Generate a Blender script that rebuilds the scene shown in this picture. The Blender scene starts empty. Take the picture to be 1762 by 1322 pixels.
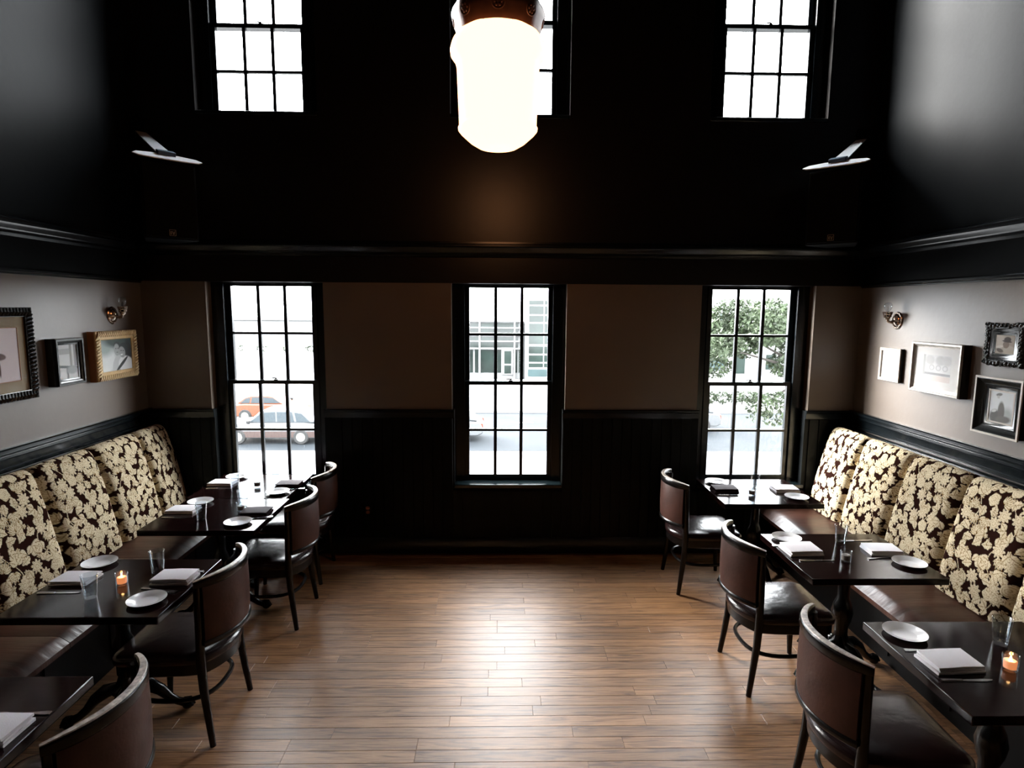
import bpy, math, random
import numpy as np
from mathutils import Vector, Matrix, Euler

random.seed(7)
rng = np.random.default_rng(11)
SC = bpy.context.scene
COL = SC.collection
PI = math.pi

# ------------------------------------------------------------------ camera
CAM_H = 2.2
yaw, pitch, roll = 0.021, 0.1258, 0.0068
fwd = Vector((math.sin(yaw) * math.cos(pitch), math.cos(yaw) * math.cos(pitch), -math.sin(pitch)))
right0 = Vector((math.cos(yaw), -math.sin(yaw), 0))
up0 = right0.cross(fwd)
right = math.cos(roll) * right0 + math.sin(roll) * up0
up = -math.sin(roll) * right0 + math.cos(roll) * up0
cd = bpy.data.cameras.new('camera')
cam = bpy.data.objects.new('camera', cd)
COL.objects.link(cam)
m = Matrix((right, up, -fwd)).transposed().to_4x4()
m.translation = Vector((0, 0, CAM_H))
cam.matrix_world = m
cd.sensor_fit = 'HORIZONTAL'
cd.sensor_width = 36
cd.lens = 36 * 1030 / 1762
cd.clip_start = 0.05
cd.clip_end = 600
SC.camera = cam

# ------------------------------------------------------------------ world, sun, exposure
SKY = 32.0
w = bpy.data.worlds.new('overcast_sky')
SC.world = w
w.use_nodes = True
nt = w.node_tree
bg = nt.nodes['Background']
bg.inputs['Strength'].default_value = SKY
tc = nt.nodes.new('ShaderNodeTexCoord')
nz = nt.nodes.new('ShaderNodeTexNoise')
nz.inputs['Scale'].default_value = 1.6
nz.inputs['Detail'].default_value = 3
cr = nt.nodes.new('ShaderNodeValToRGB')
cr.color_ramp.elements[0].color = (0.86, 0.90, 0.95, 1)
cr.color_ramp.elements[1].color = (0.98, 0.99, 1.0, 1)
nt.links.new(tc.outputs['Generated'], nz.inputs['Vector'])
nt.links.new(nz.outputs['Fac'], cr.inputs['Fac'])
nt.links.new(cr.outputs['Color'], bg.inputs['Color'])

sd = bpy.data.lights.new('hazy_sun', 'SUN')
sd.energy = 46.0
sd.angle = math.radians(38)
sd.color = (1.0, 0.96, 0.92)
so = bpy.data.objects.new('hazy_sun', sd)
COL.objects.link(so)
# light comes from beyond the windows, high on the left, travelling to the right and towards the camera
sdir = Vector((0.80, -0.60, -0.42)).normalized()
so.rotation_euler = sdir.to_track_quat('-Z', 'Y').to_euler()
so.location = (-8, 14, 12)

SC.view_settings.view_transform = 'Standard'
SC.view_settings.look = 'None'
SC.view_settings.exposure = 0.0
SC.view_settings.gamma = 1.0
SC.view_settings.use_curve_mapping = False
cy = SC.cycles
cy.use_denoising = True
try:
    cy.denoiser = 'OPENIMAGEDENOISE'
except Exception:
    pass
cy.max_bounces = 9
cy.diffuse_bounces = 3
cy.glossy_bounces = 4
cy.transparent_max_bounces = 24
cy.sample_clamp_indirect = 12
cy.caustics_reflective = False
cy.caustics_refractive = False

# ------------------------------------------------------------------ materials
def mat_base(name):
    mt = bpy.data.materials.new(name)
    mt.use_nodes = True
    return mt, mt.node_tree, mt.node_tree.nodes['Principled BSDF']

def pbr(name, col, rough=0.5, metal=0.0, spec=0.5, coat=0.0, var=0.0, vscale=8.0, bump=0.0, bscale=40.0,
        stretch=(1, 1, 1), rvar=0.0, sheen=0.0, rand=0.0):
    mt, t, b = mat_base(name)
    b.inputs['Base Color'].default_value = (*col, 1)
    b.inputs['Roughness'].default_value = rough
    b.inputs['Metallic'].default_value = metal
    b.inputs['Specular IOR Level'].default_value = spec
    b.inputs['Coat Weight'].default_value = coat
    b.inputs['Coat Roughness'].default_value = 0.12
    if sheen:
        b.inputs['Sheen Weight'].default_value = sheen
    N = t.nodes.new
    if var or bump or rvar:
        co = N('ShaderNodeTexCoord')
        mp = N('ShaderNodeMapping')
        mp.inputs['Scale'].default_value = stretch
        t.links.new(co.outputs['Object'], mp.inputs['Vector'])
    if var:
        n = N('ShaderNodeTexNoise')
        n.inputs['Scale'].default_value = vscale
        n.inputs['Detail'].default_value = 6
        t.links.new(mp.outputs['Vector'], n.inputs['Vector'])
        r = N('ShaderNodeValToRGB')
        r.color_ramp.elements[0].position = 0.3
        r.color_ramp.elements[1].position = 0.7
        r.color_ramp.elements[0].color = (*[c * (1 - var) for c in col], 1)
        r.color_ramp.elements[1].color = (*[min(1, c * (1 + var)) for c in col], 1)
        t.links.new(n.outputs['Fac'], r.inputs['Fac'])
        t.links.new(r.outputs['Color'], b.inputs['Base Color'])
    if rvar:
        n2 = N('ShaderNodeTexNoise')
        n2.inputs['Scale'].default_value = vscale * 2.3
        n2.inputs['Detail'].default_value = 5
        t.links.new(mp.outputs['Vector'], n2.inputs['Vector'])
        mr = N('ShaderNodeMapRange')
        mr.inputs['To Min'].default_value = max(0.02, rough - rvar)
        mr.inputs['To Max'].default_value = rough + rvar
        t.links.new(n2.outputs['Fac'], mr.inputs['Value'])
        t.links.new(mr.outputs['Result'], b.inputs['Roughness'])
    if bump:
        n3 = N('ShaderNodeTexNoise')
        n3.inputs['Scale'].default_value = bscale
        n3.inputs['Detail'].default_value = 4
        t.links.new(mp.outputs['Vector'], n3.inputs['Vector'])
        bp = N('ShaderNodeBump')
        bp.inputs['Strength'].default_value = bump
        bp.inputs['Distance'].default_value = 0.01
        t.links.new(n3.outputs['Fac'], bp.inputs['Height'])
        t.links.new(bp.outputs['Normal'], b.inputs['Normal'])
    return mt

def thin_glass(name, tint=(1, 1, 1), rough=0.01, ior=1.45, power=4.0):
    mt = bpy.data.materials.new(name)
    mt.use_nodes = True
    t = mt.node_tree
    t.nodes.clear()
    o = t.nodes.new('ShaderNodeOutputMaterial')
    mx = t.nodes.new('ShaderNodeMixShader')
    tr = t.nodes.new('ShaderNodeBsdfTransparent')
    gl = t.nodes.new('ShaderNodeBsdfGlossy')
    lw = t.nodes.new('ShaderNodeLayerWeight')
    lw.inputs['Blend'].default_value = 0.5
    pw = t.nodes.new('ShaderNodeMath'); pw.operation = 'POWER'; pw.inputs[1].default_value = power
    fr = t.nodes.new('ShaderNodeMath'); fr.operation = 'MULTIPLY_ADD'
    f0 = ((ior - 1) / (ior + 1)) ** 2
    fr.inputs[1].default_value = 0.9; fr.inputs[2].default_value = f0
    t.links.new(lw.outputs['Facing'], pw.inputs[0])
    t.links.new(pw.outputs[0], fr.inputs[0])
    tr.inputs['Color'].default_value = (*tint, 1)
    gl.inputs['Roughness'].default_value = rough
    t.links.new(fr.outputs[0], mx.inputs[0])
    t.links.new(tr.outputs[0], mx.inputs[1])
    t.links.new(gl.outputs[0], mx.inputs[2])
    t.links.new(mx.outputs[0], o.inputs['Surface'])
    return mt

def emitter(name, col, strength, base=(0.8, 0.8, 0.8)):
    mt, t, b = mat_base(name)
    b.inputs['Base Color'].default_value = (*base, 1)
    b.inputs['Emission Color'].default_value = (*col, 1)
    b.inputs['Emission Strength'].default_value = strength
    b.inputs['Roughness'].default_value = 0.3
    return mt

def dull(mt, spec, rough):
    b = mt.node_tree.nodes['Principled BSDF']
    b.inputs['Specular IOR Level'].default_value = spec
    b.inputs['Roughness'].default_value = rough

def vcol(name, rough=0.5, spec=0.4, sheen=0.0, bump=0.0, coat=0.0):
    mt, t, b = mat_base(name)
    a = t.nodes.new('ShaderNodeAttribute')
    a.attribute_name = 'tint'
    t.links.new(a.outputs['Color'], b.inputs['Base Color'])
    b.inputs['Roughness'].default_value = rough
    b.inputs['Specular IOR Level'].default_value = spec
    b.inputs['Sheen Weight'].default_value = sheen
    b.inputs['Coat Weight'].default_value = coat
    b.inputs['Coat Roughness'].default_value = 0.05
    if bump:
        n = t.nodes.new('ShaderNodeTexNoise')
        n.inputs['Scale'].default_value = 350
        co = t.nodes.new('ShaderNodeTexCoord')
        t.links.new(co.outputs['Object'], n.inputs['Vector'])
        bp = t.nodes.new('ShaderNodeBump')
        bp.inputs['Strength'].default_value = bump
        bp.inputs['Distance'].default_value = 0.004
        t.links.new(n.outputs['Fac'], bp.inputs['Height'])
        t.links.new(bp.outputs['Normal'], b.inputs['Normal'])
    return mt

def oak():
    mt, t, b = mat_base('oak_floorboards')
    N = t.nodes.new
    L = t.links.new
    geo = N('ShaderNodeNewGeometry')
    oi = N('ShaderNodeObjectInfo')
    mul = N('ShaderNodeMath'); mul.operation = 'MULTIPLY'; mul.inputs[1].default_value = 37.0
    L(oi.outputs['Random'], mul.inputs[0])
    cmb = N('ShaderNodeCombineXYZ')
    L(mul.outputs[0], cmb.inputs['Y']); L(mul.outputs[0], cmb.inputs['Z'])
    add = N('ShaderNodeVectorMath'); add.operation = 'ADD'
    L(geo.outputs['Position'], add.inputs[0]); L(cmb.outputs[0], add.inputs[1])
    mp = N('ShaderNodeMapping'); mp.inputs['Scale'].default_value = (1.6, 22, 1)
    L(add.outputs[0], mp.inputs['Vector'])
    # cathedral figure: distorted bands
    wv = N('ShaderNodeTexNoise'); wv.inputs['Scale'].default_value = 1.5; wv.inputs['Detail'].default_value = 7
    wv.inputs['Distortion'].default_value = 2.2
    L(mp.outputs[0], wv.inputs['Vector'])
    mp2 = N('ShaderNodeMapping'); mp2.inputs['Scale'].default_value = (7, 170, 1)
    L(add.outputs[0], mp2.inputs['Vector'])
    fine = N('ShaderNodeTexNoise'); fine.inputs['Scale'].default_value = 2; fine.inputs['Detail'].default_value = 3
    L(mp2.outputs[0], fine.inputs['Vector'])
    r1 = N('ShaderNodeValToRGB')
    e = r1.color_ramp.elements
    e[0].position = 0.36; e[0].color = (0.175, 0.082, 0.034, 1)
    e[1].position = 0.62; e[1].color = (0.40, 0.215, 0.100, 1)
    x = e.new(0.49); x.color = (0.31, 0.158, 0.070, 1)
    L(wv.outputs['Fac'], r1.inputs['Fac'])
    r2 = N('ShaderNodeValToRGB')
    r2.color_ramp.elements[0].position = 0.35; r2.color_ramp.elements[0].color = (0.84, 0.82, 0.80, 1)
    r2.color_ramp.elements[1].position = 0.6; r2.color_ramp.elements[1].color = (1, 1, 1, 1)
    L(fine.outputs['Fac'], r2.inputs['Fac'])
    m1 = N('ShaderNodeMix'); m1.data_type = 'RGBA'; m1.blend_type = 'MULTIPLY'; m1.inputs[0].default_value = 1
    L(r1.outputs[0], m1.inputs[6]); L(r2.outputs[0], m1.inputs[7])
    r3 = N('ShaderNodeValToRGB')
    r3.color_ramp.elements[0].color = (0.72, 0.69, 0.67, 1)
    r3.color_ramp.elements[1].color = (1.12, 1.08, 1.02, 1)
    L(oi.outputs['Random'], r3.inputs['Fac'])
    m2 = N('ShaderNodeMix'); m2.data_type = 'RGBA'; m2.blend_type = 'MULTIPLY'; m2.inputs[0].default_value = 1
    L(m1.outputs[2], m2.inputs[6]); L(r3.outputs[0], m2.inputs[7])
    L(m2.outputs[2], b.inputs['Base Color'])
    rr = N('ShaderNodeMapRange'); rr.inputs['To Min'].default_value = 0.43; rr.inputs['To Max'].default_value = 0.48
    L(wv.outputs['Fac'], rr.inputs['Value']); L(rr.outputs[0], b.inputs['Roughness'])
    b.inputs['Specular IOR Level'].default_value = 0.95
    b.inputs['Coat Weight'].default_value = 0.03
    b.inputs['Coat Roughness'].default_value = 0.2
    bp = N('ShaderNodeBump'); bp.inputs['Strength'].default_value = 0.12; bp.inputs['Distance'].default_value = 0.002
    L(fine.outputs['Fac'], bp.inputs['Height']); L(bp.outputs[0], b.inputs['Normal'])
    return mt

M = dict(
    black=pbr('black_wall_paint', (0.004, 0.005, 0.006), 0.45, spec=0.06, bump=0.08, bscale=14, var=0.1, vscale=2),
    blacktrim=pbr('black_gloss_paint', (0.003, 0.005, 0.0065), 0.21, spec=0.48),
    blackfar=pbr('black_brown_wall_paint', (0.0060, 0.0042, 0.0038), 0.33, spec=0.42, bump=0.08, bscale=14),
    sill=pbr('black_gloss_sill', (0.004, 0.007, 0.008), 0.12, spec=0.6),
    board=pbr('black_board_paint', (0.002, 0.0028, 0.0032), 0.45, spec=0.12),
    taupe=pbr('taupe_wall_paint', (0.120, 0.087, 0.064), 0.43, spec=0.8, bump=0.10, bscale=18, var=0.05, vscale=3),
    ceiling=pbr('dark_ceiling_paint', (0.012, 0.013, 0.015), 0.6),
    oak=oak(),
    subfloor=pbr('dark_subfloor', (0.03, 0.018, 0.012), 0.7),
    table=pbr('dark_mahogany', (0.0062, 0.0021, 0.0020), 0.12, spec=0.27, var=0.35, vscale=3, stretch=(3, 26, 3), rvar=0.04),
    iron=pbr('black_cast_iron', (0.003, 0.003, 0.003), 0.24, spec=0.35),
    chairwood=pbr('dark_chair_wood', (0.0035, 0.0024, 0.0022), 0.27, spec=0.3, var=0.3, vscale=12),
    railwood=pbr('worn_lit_rail_wood', (0.42, 0.37, 0.33), 0.34, spec=0.6, var=0.5, vscale=60, rvar=0.08),  # pale tone holds both the wear and the light on the rail top
    backleather=pbr('brown_back_leather', (0.046, 0.017, 0.0115), 0.46, spec=0.2, var=0.25, vscale=9, bump=0.1, bscale=60),
    seatleather=pbr('dark_seat_leather', (0.014, 0.0052, 0.005), 0.24, spec=0.4, var=0.3, vscale=10, bump=0.30, bscale=11),
    bench=pbr('brown_bench_leather', (0.050, 0.019, 0.012), 0.32, spec=0.35, var=0.35, vscale=5, stretch=(0.6, 4, 1), bump=0.35, bscale=5),
    base=pbr('bench_base_black', (0.005, 0.005, 0.0055), 0.5, spec=0.12),
    china=pbr('white_china', (0.72, 0.72, 0.73), 0.15, spec=0.5),
    linen=pbr('white_linen', (0.76, 0.73, 0.76), 0.85, spec=0.2, bump=0.15, bscale=220),
    darklinen=pbr('dark_linen', (0.035, 0.022, 0.028), 0.8, spec=0.2, bump=0.15, bscale=220),
    steel=pbr('polished_steel', (0.62, 0.62, 0.63), 0.18, metal=1),
    nickel=pbr('aged_nickel', (0.55, 0.45, 0.38), 0.20, metal=1, var=0.3, vscale=30),
    glass=thin_glass('clear_glass', (0.90, 0.93, 0.95), ior=1.7, power=3.2),
    pane=thin_glass('window_glass', (0.93, 0.95, 0.95), ior=1.45),
    picglass=thin_glass('picture_glass', (0.97, 0.97, 0.97), ior=1.25, power=6.0),
    wax=emitter('glowing_wax', (1.0, 0.30, 0.10), 1.0, (0.8, 0.5, 0.35)),
    plainwax=pbr('plain_wax', (0.42, 0.34, 0.28), 0.5),
    flame=emitter('candle_flame', (1.0, 0.55, 0.18), 22.0),
    globe=emitter('lit_milk_glass', (1.0, 0.42, 0.17), 5.4, (0.04, 0.03, 0.02)),
    globerib=emitter('lit_milk_glass_rib', (0.95, 0.80, 0.42), 1.0),
    bronze=pbr('dark_bronze', (0.10, 0.045, 0.028), 0.45, metal=0.25, var=0.2, vscale=20),
    rod=pbr('blued_steel', (0.06, 0.09, 0.13), 0.4, metal=0.6),
    framebk=pbr('black_frame_lacquer', (0.010, 0.011, 0.011), 0.22, spec=0.55),
    gold=pbr('gilt_frame', (0.50, 0.33, 0.14), 0.45, metal=0.1, var=0.12, vscale=40),
    goldlight=pbr('pale_gilt', (0.85, 0.68, 0.40), 0.4, metal=0.1),
    goldside=pbr('gilt_frame_side', (0.38, 0.15, 0.05), 0.5),
    silver=pbr('silver_frame', (0.42, 0.38, 0.34), 0.30, metal=0.6, var=0.25, vscale=25),
    ivory=pbr('ivory_frame', (0.55, 0.50, 0.44), 0.4),
    mat_tan=pbr('tan_mat_board', (0.30, 0.225, 0.135), 0.8),
    mat_white=pbr('white_mat_board', (0.75, 0.74, 0.72), 0.8),
    art=vcol('printed_paper', 0.6),
    damask=vcol('damask_weave', 0.9, 0.0, bump=0.15),
    fabricside=pbr('dark_fabric', (0.020, 0.012, 0.010), 0.8),
    speaker=pbr('black_speaker_shell', (0.002, 0.002, 0.0025), 0.7, spec=0.08),
    whitemetal=pbr('white_painted_metal', (0.85, 0.87, 0.92), 0.4),
    greytext=pbr('pale_lettering', (0.55, 0.50, 0.48), 0.6),
    outlet=pbr('terracotta_plastic', (0.40, 0.17, 0.13), 0.5),
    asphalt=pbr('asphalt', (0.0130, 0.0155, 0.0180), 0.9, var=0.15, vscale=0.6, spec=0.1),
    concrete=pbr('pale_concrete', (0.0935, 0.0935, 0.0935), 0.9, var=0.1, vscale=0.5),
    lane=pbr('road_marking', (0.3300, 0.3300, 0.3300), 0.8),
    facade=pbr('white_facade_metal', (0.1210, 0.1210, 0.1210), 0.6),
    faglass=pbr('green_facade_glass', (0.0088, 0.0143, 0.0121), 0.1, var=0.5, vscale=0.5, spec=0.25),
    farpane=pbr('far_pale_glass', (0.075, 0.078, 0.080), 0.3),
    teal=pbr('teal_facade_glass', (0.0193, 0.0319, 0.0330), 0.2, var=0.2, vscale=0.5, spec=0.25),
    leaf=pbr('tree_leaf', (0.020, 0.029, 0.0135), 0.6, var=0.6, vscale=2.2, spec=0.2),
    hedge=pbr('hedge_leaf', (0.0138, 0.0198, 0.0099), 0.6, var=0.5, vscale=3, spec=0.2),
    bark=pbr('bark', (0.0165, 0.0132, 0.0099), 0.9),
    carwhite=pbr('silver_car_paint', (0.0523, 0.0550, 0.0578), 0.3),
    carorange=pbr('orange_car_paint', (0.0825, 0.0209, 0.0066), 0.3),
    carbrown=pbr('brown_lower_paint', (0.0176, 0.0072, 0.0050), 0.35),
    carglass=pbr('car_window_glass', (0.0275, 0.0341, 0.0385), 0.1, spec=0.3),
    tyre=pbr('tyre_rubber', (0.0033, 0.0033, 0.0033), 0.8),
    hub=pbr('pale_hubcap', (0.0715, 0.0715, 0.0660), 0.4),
    taillight=pbr('red_tail_lamp', (0.16, 0.012, 0.004), 0.3),
)

dull(M['globe'], 0.1, 0.6)

# ------------------------------------------------------------------ mesh helpers
def rotm(rx=0, ry=0, rz=0):
    return Euler((rx, ry, rz)).to_matrix()

class MB:
    def __init__(s):
        s.v = []
        s.f = []
    def add(s, vs, fs):
        o = len(s.v)
        s.v += [tuple(p) for p in vs]
        s.f += [tuple(i + o for i in f) for f in fs]
        return s
    def box(s, x0, x1, y0, y1, z0, z1):
        return s.add([(x0, y0, z0), (x1, y0, z0), (x1, y1, z0), (x0, y1, z0), (x0, y0, z1), (x1, y0, z1), (x1, y1, z1), (x0, y1, z1)],
                     [(0, 3, 2, 1), (4, 5, 6, 7), (0, 1, 5, 4), (1, 2, 6, 5), (2, 3, 7, 6), (3, 0, 4, 7)])
    def obox(s, c, size, R=None):
        hx, hy, hz = [q / 2 for q in size]
        R = R or Matrix.Identity(3)
        c = Vector(c)
        vs = [c + R @ Vector(p) for p in [(-hx, -hy, -hz), (hx, -hy, -hz), (hx, hy, -hz), (-hx, hy, -hz), (-hx, -hy, hz), (hx, -hy, hz), (hx, hy, hz), (-hx, hy, hz)]]
        return s.add(vs, [(0, 3, 2, 1), (4, 5, 6, 7), (0, 1, 5, 4), (1, 2, 6, 5), (2, 3, 7, 6), (3, 0, 4, 7)])
    def lathe(s, prof, c=(0, 0, 0), n=32, R=None, closed=False, flute=0.0, nf=12):
        c = Vector(c)
        R = R or Matrix.Identity(3)
        vs, fs = [], []
        k = len(prof)
        for i in range(n):
            a = 2 * PI * i / n
            q = 1 + flute * math.cos(nf * a)
            for r, z in prof:
                vs.append(c + R @ Vector((r * q * math.cos(a), r * q * math.sin(a), z)))
        for i in range(n):
            j = (i + 1) % n
            for t in range(k - 1 + (1 if closed else 0)):
                u = (t + 1) % k
                fs.append((i * k + t, j * k + t, j * k + u, i * k + u))
        if not closed:
            if prof[0][0] > 1e-6:
                fs.append(tuple(i * k for i in range(n))[::-1])
            if prof[-1][0] > 1e-6:
                fs.append(tuple(i * k + k - 1 for i in range(n)))
        return s.add(vs, fs)
    def tube(s, pts, rad, n=10, caps=True, flat=None):
        pts = [Vector(p) for p in pts]
        if not hasattr(rad, '__len__'):
            rad = [rad] * len(pts)
        vs, fs = [], []
        prev = None
        for i, p in enumerate(pts):
            d = (pts[min(i + 1, len(pts) - 1)] - pts[max(i - 1, 0)]).normalized()
            if prev is None:
                a = Vector((0, 0, 1)) if abs(d.z) < 0.9 else Vector((0, 1, 0))
                u = d.cross(a).normalized()
            else:
                u = (prev - d * prev.dot(d)).normalized()
            prev = u
            v = d.cross(u)
            fu, fv = flat or (1, 1)
            for k in range(n):
                t = 2 * PI * k / n
                vs.append(p + rad[i] * (fu * math.cos(t) * u + fv * math.sin(t) * v))
        for i in range(len(pts) - 1):
            for k in range(n):
                l = (k + 1) % n
                fs.append((i * n + k, i * n + l, (i + 1) * n + l, (i + 1) * n + k))
        if caps:
            fs.append(tuple(range(n))[::-1])
            fs.append(tuple((len(pts) - 1) * n + k for k in range(n)))
        return s.add(vs, fs)
    def sweep(s, path, prof, closed=False):
        """path: list of (point, outward(2-vector), up) frames -> prof points (a along outward, b along z)"""
        vs, fs = [], []
        k = len(prof)
        for p, o in path:
            p = Vector(p)
            o = Vector(o)
            for a, b in prof:
                vs.append(p + o * a + Vector((0, 0, b)))
        n = len(path)
        for i in range(n if closed else n - 1):
            j = (i + 1) % n
            for t in range(k):
                u = (t + 1) % k
                fs.append((i * k + t, j * k + t, j * k + u, i * k + u))
        if not closed:
            fs.append(tuple(range(k))[::-1])
            fs.append(tuple((n - 1) * k + t for t in range(k)))
        return s.add(vs, fs)
    def prism(s, poly, z0, z1, R=None, c=(0, 0, 0)):
        R = R or Matrix.Identity(3)
        c = Vector(c)
        n = len(poly)
        vs = [c + R @ Vector((x, y, z0)) for x, y in poly] + [c + R @ Vector((x, y, z1)) for x, y in poly]
        fs = [tuple(range(n))[::-1], tuple(range(n, 2 * n))] + [(i, (i + 1) % n, n + (i + 1) % n, n + i) for i in range(n)]
        return s.add(vs, fs)
    def ball(s, c, r, n=12, mm=8, sc=(1, 1, 1)):
        prof = [(r * math.sin(PI * i / mm), -r * math.cos(PI * i / mm)) for i in range(mm + 1)]
        prof[0] = (0, -r)
        prof[-1] = (0, r)
        return s.lathe(prof, c, n, Matrix.Diagonal(Vector(sc)))
    def mesh(s, name, mat, smooth=True, angle=38):
        me = bpy.data.meshes.new(name)
        me.from_pydata(s.v, [], s.f)
        me.validate()
        me.materials.append(mat)
        if smooth:
            me.polygons.foreach_set('use_smooth', [True] * len(me.polygons))
            me.set_sharp_from_angle(angle=math.radians(angle))
        return me
    def build(s, name, mat, parent=None, smooth=True, bevel=0, seg=2, angle=38):
        o = bpy.data.objects.new(name, s.mesh(name, mat, smooth, angle))
        COL.objects.link(o)
        if parent:
            o.parent = parent
        if bevel:
            md = o.modifiers.new('bevel', 'BEVEL')
            md.width = bevel
            md.segments = seg
            md.limit_method = 'ANGLE'
            md.angle_limit = math.radians(40)
        return o

def tag(o, label=None, cat=None, group=None, kind=None):
    if label: o['label'] = label
    if cat: o['category'] = cat
    if group: o['group'] = group
    if kind: o['kind'] = kind
    return o

def thing(name, loc=(0, 0, 0), rz=0, label=None, cat=None, group=None):
    o = bpy.data.objects.new(name, None)
    o.empty_display_size = 0.1
    COL.objects.link(o)
    o.location = loc
    o.rotation_euler = (0, 0, rz)
    return tag(o, label, cat, group)

def dup(o, parent=None, loc=None, rz=None, label=None, group=None):
    c = o.copy()
    COL.objects.link(c)
    c.parent = parent
    if loc is not None: c.location = loc
    if rz is not None: c.rotation_euler = (0, 0, rz)
    if label: c['label'] = label
    if group: c['group'] = group
    for ch in [q for q in ALLCH(o)]:
        dup(ch, c)
    return c

def ALLCH(o):
    return [q for q in COL.objects if q.parent is o]

def struct(o):
    o['kind'] = 'structure'
    return o

def inst(name, me, parent, loc, rot=(0, 0, 0), sc=(1, 1, 1)):
    o = bpy.data.objects.new(name, me)
    COL.objects.link(o)
    o.parent = parent
    o.location = loc
    o.rotation_euler = rot
    o.scale = sc
    return o

# raster helpers (numbers painted onto the vertices of a fine grid: print and weave only)
def canvas(w, h, col):
    a = np.empty((h, w, 3))
    a[:] = col
    Y, X = np.mgrid[0:h, 0:w]
    return a, (X + 0.5) / w, (Y + 0.5) / h      # v runs upward

def blend(a, mask, col, k=1.0):
    mk = np.clip(mask, 0, 1)[..., None] * k
    a[:] = a * (1 - mk) + np.array(col) * mk

def ell(X, Y, cx, cy_, rx, ry, rot=0.0, soft=0.15):
    c, s = math.cos(rot), math.sin(rot)
    dx, dy = X - cx, Y - cy_
    u = (c * dx + s * dy) / rx
    v = (-s * dx + c * dy) / ry
    return np.clip((1 - np.sqrt(u * u + v * v)) / soft + 0.5, 0, 1)

def grid_mesh(name, P, img, mat, smooth=True):
    """P: (h,w,3) positions; img (h,w,3) colours"""
    h, w_ = P.shape[:2]
    me = bpy.data.meshes.new(name)
    idx = np.arange(h * w_).reshape(h, w_)
    q = np.stack([idx[:-1, :-1], idx[:-1, 1:], idx[1:, 1:], idx[1:, :-1]], -1).reshape(-1, 4)
    me.vertices.add(h * w_)
    me.vertices.foreach_set('co', P.reshape(-1).astype(np.float32))
    me.loops.add(q.size)
    me.loops.foreach_set('vertex_index', q.reshape(-1).astype(np.int32))
    me.polygons.add(len(q))
    me.polygons.foreach_set('loop_start', (np.arange(len(q)) * 4).astype(np.int32))
    me.update(calc_edges=True)
    me.validate()
    at = me.color_attributes.new('tint', 'FLOAT_COLOR', 'POINT')
    rgba = np.ones((h * w_, 4), np.float32)
    rgba[:, :3] = img.reshape(-1, 3)
    at.data.foreach_set('color', rgba.reshape(-1))
    me.materials.append(mat)
    if smooth:
        me.polygons.foreach_set('use_smooth', [True] * len(me.polygons))
    return me

# ------------------------------------------------------------------ room shell
XL, XR, YF, YB, ZC = -3.05, 3.15, 5.20, -3.6, 6.4
Z_RAIL, Z_TAN = 1.31, 2.41
WINX = [-2.008, 0.08, 2.245]

# floor: bearers with individual boards on top
fl = MB().box(XL - 0.3, XR + 0.3, YB - 0.3, YF + 0.3, -0.25, -0.012).build('floor', M['subfloor'])
struct(fl)
MB().box(XL, XR, YB, 1.0, -0.012, 0.0).build('rear_boards', M['oak'], fl)
MB().box(XL, -2.36, 1.0, YF, -0.012, 0.0).build('edge_boards', M['oak'], fl)
MB().box(2.40, XR, 1.0, YF, -0.012, 0.0).build('edge_boards', M['oak'], fl)
PWD = 0.0835
plank_meshes = {}
def plank_mesh(L):
    if L not in plank_meshes:
        hx, hy, g = L / 2 - 0.0005, PWD / 2 - 0.0004, 0.0012
        b = MB().add([(-hx, -hy, -0.012), (hx, -hy, -0.012), (hx, hy, -0.012), (-hx, hy, -0.012),
                      (-hx, -hy, -g), (hx, -hy, -g), (hx, hy, -g), (-hx, hy, -g),
                      (-hx + g, -hy + g, 0), (hx - g, -hy + g, 0), (hx - g, hy - g, 0), (-hx + g, hy - g, 0)],
                     [(0, 1, 5, 4), (1, 2, 6, 5), (2, 3, 7, 6), (3, 0, 4, 7), (4, 5, 9, 8), (5, 6, 10, 9), (6, 7, 11, 10), (7, 4, 8, 11), (8, 9, 10, 11)])
        plank_meshes[L] = b.mesh('plank', M['oak'], smooth=False)
    return plank_meshes[L]
y = 1.0 + PWD / 2
while y < YF + PWD / 2:
    x = -2.36
    first = True
    while x < 2.40 - 0.01:
        L = random.choice([0.45, 0.65, 0.85, 1.05, 1.25, 1.45])
        if first:
            L = random.choice([0.25, 0.45, 0.65, 0.85, 1.05]); first = False
        if 2.40 - (x + L) < 0.2:
            L = round(2.40 - x, 3)
        inst('plank', plank_mesh(L), fl, (x + L / 2, min(y, YF - PWD / 2 + 0.03), 0))
        x += L
    y += PWD

cl = MB().box(XL - 0.3, XR + 0.3, YB - 0.3, YF + 0.3, ZC, ZC + 0.2).build('ceiling', M['ceiling'])
struct(cl)

def side_wall(name, X, sgn):
    """sgn = +1 when the wall body lies on the +x side"""
    a, b = sorted((X, X + sgn * 0.25))
    o = MB().box(a, b, YB, YF, -0.012, Z_TAN).build(name, M['taupe'])
    struct(o)
    MB().box(a, b, YB, YF, Z_TAN, ZC).build('black_upper_wall', M['black'], o)
    return o
wl = side_wall('wall_left', XL, -1)
wr = side_wall('wall_right', XR, 1)
wb = MB().box(XL, XR, YB - 0.25, YB, -0.012, ZC).build('wall_back', M['black'])
struct(wb)

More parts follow.
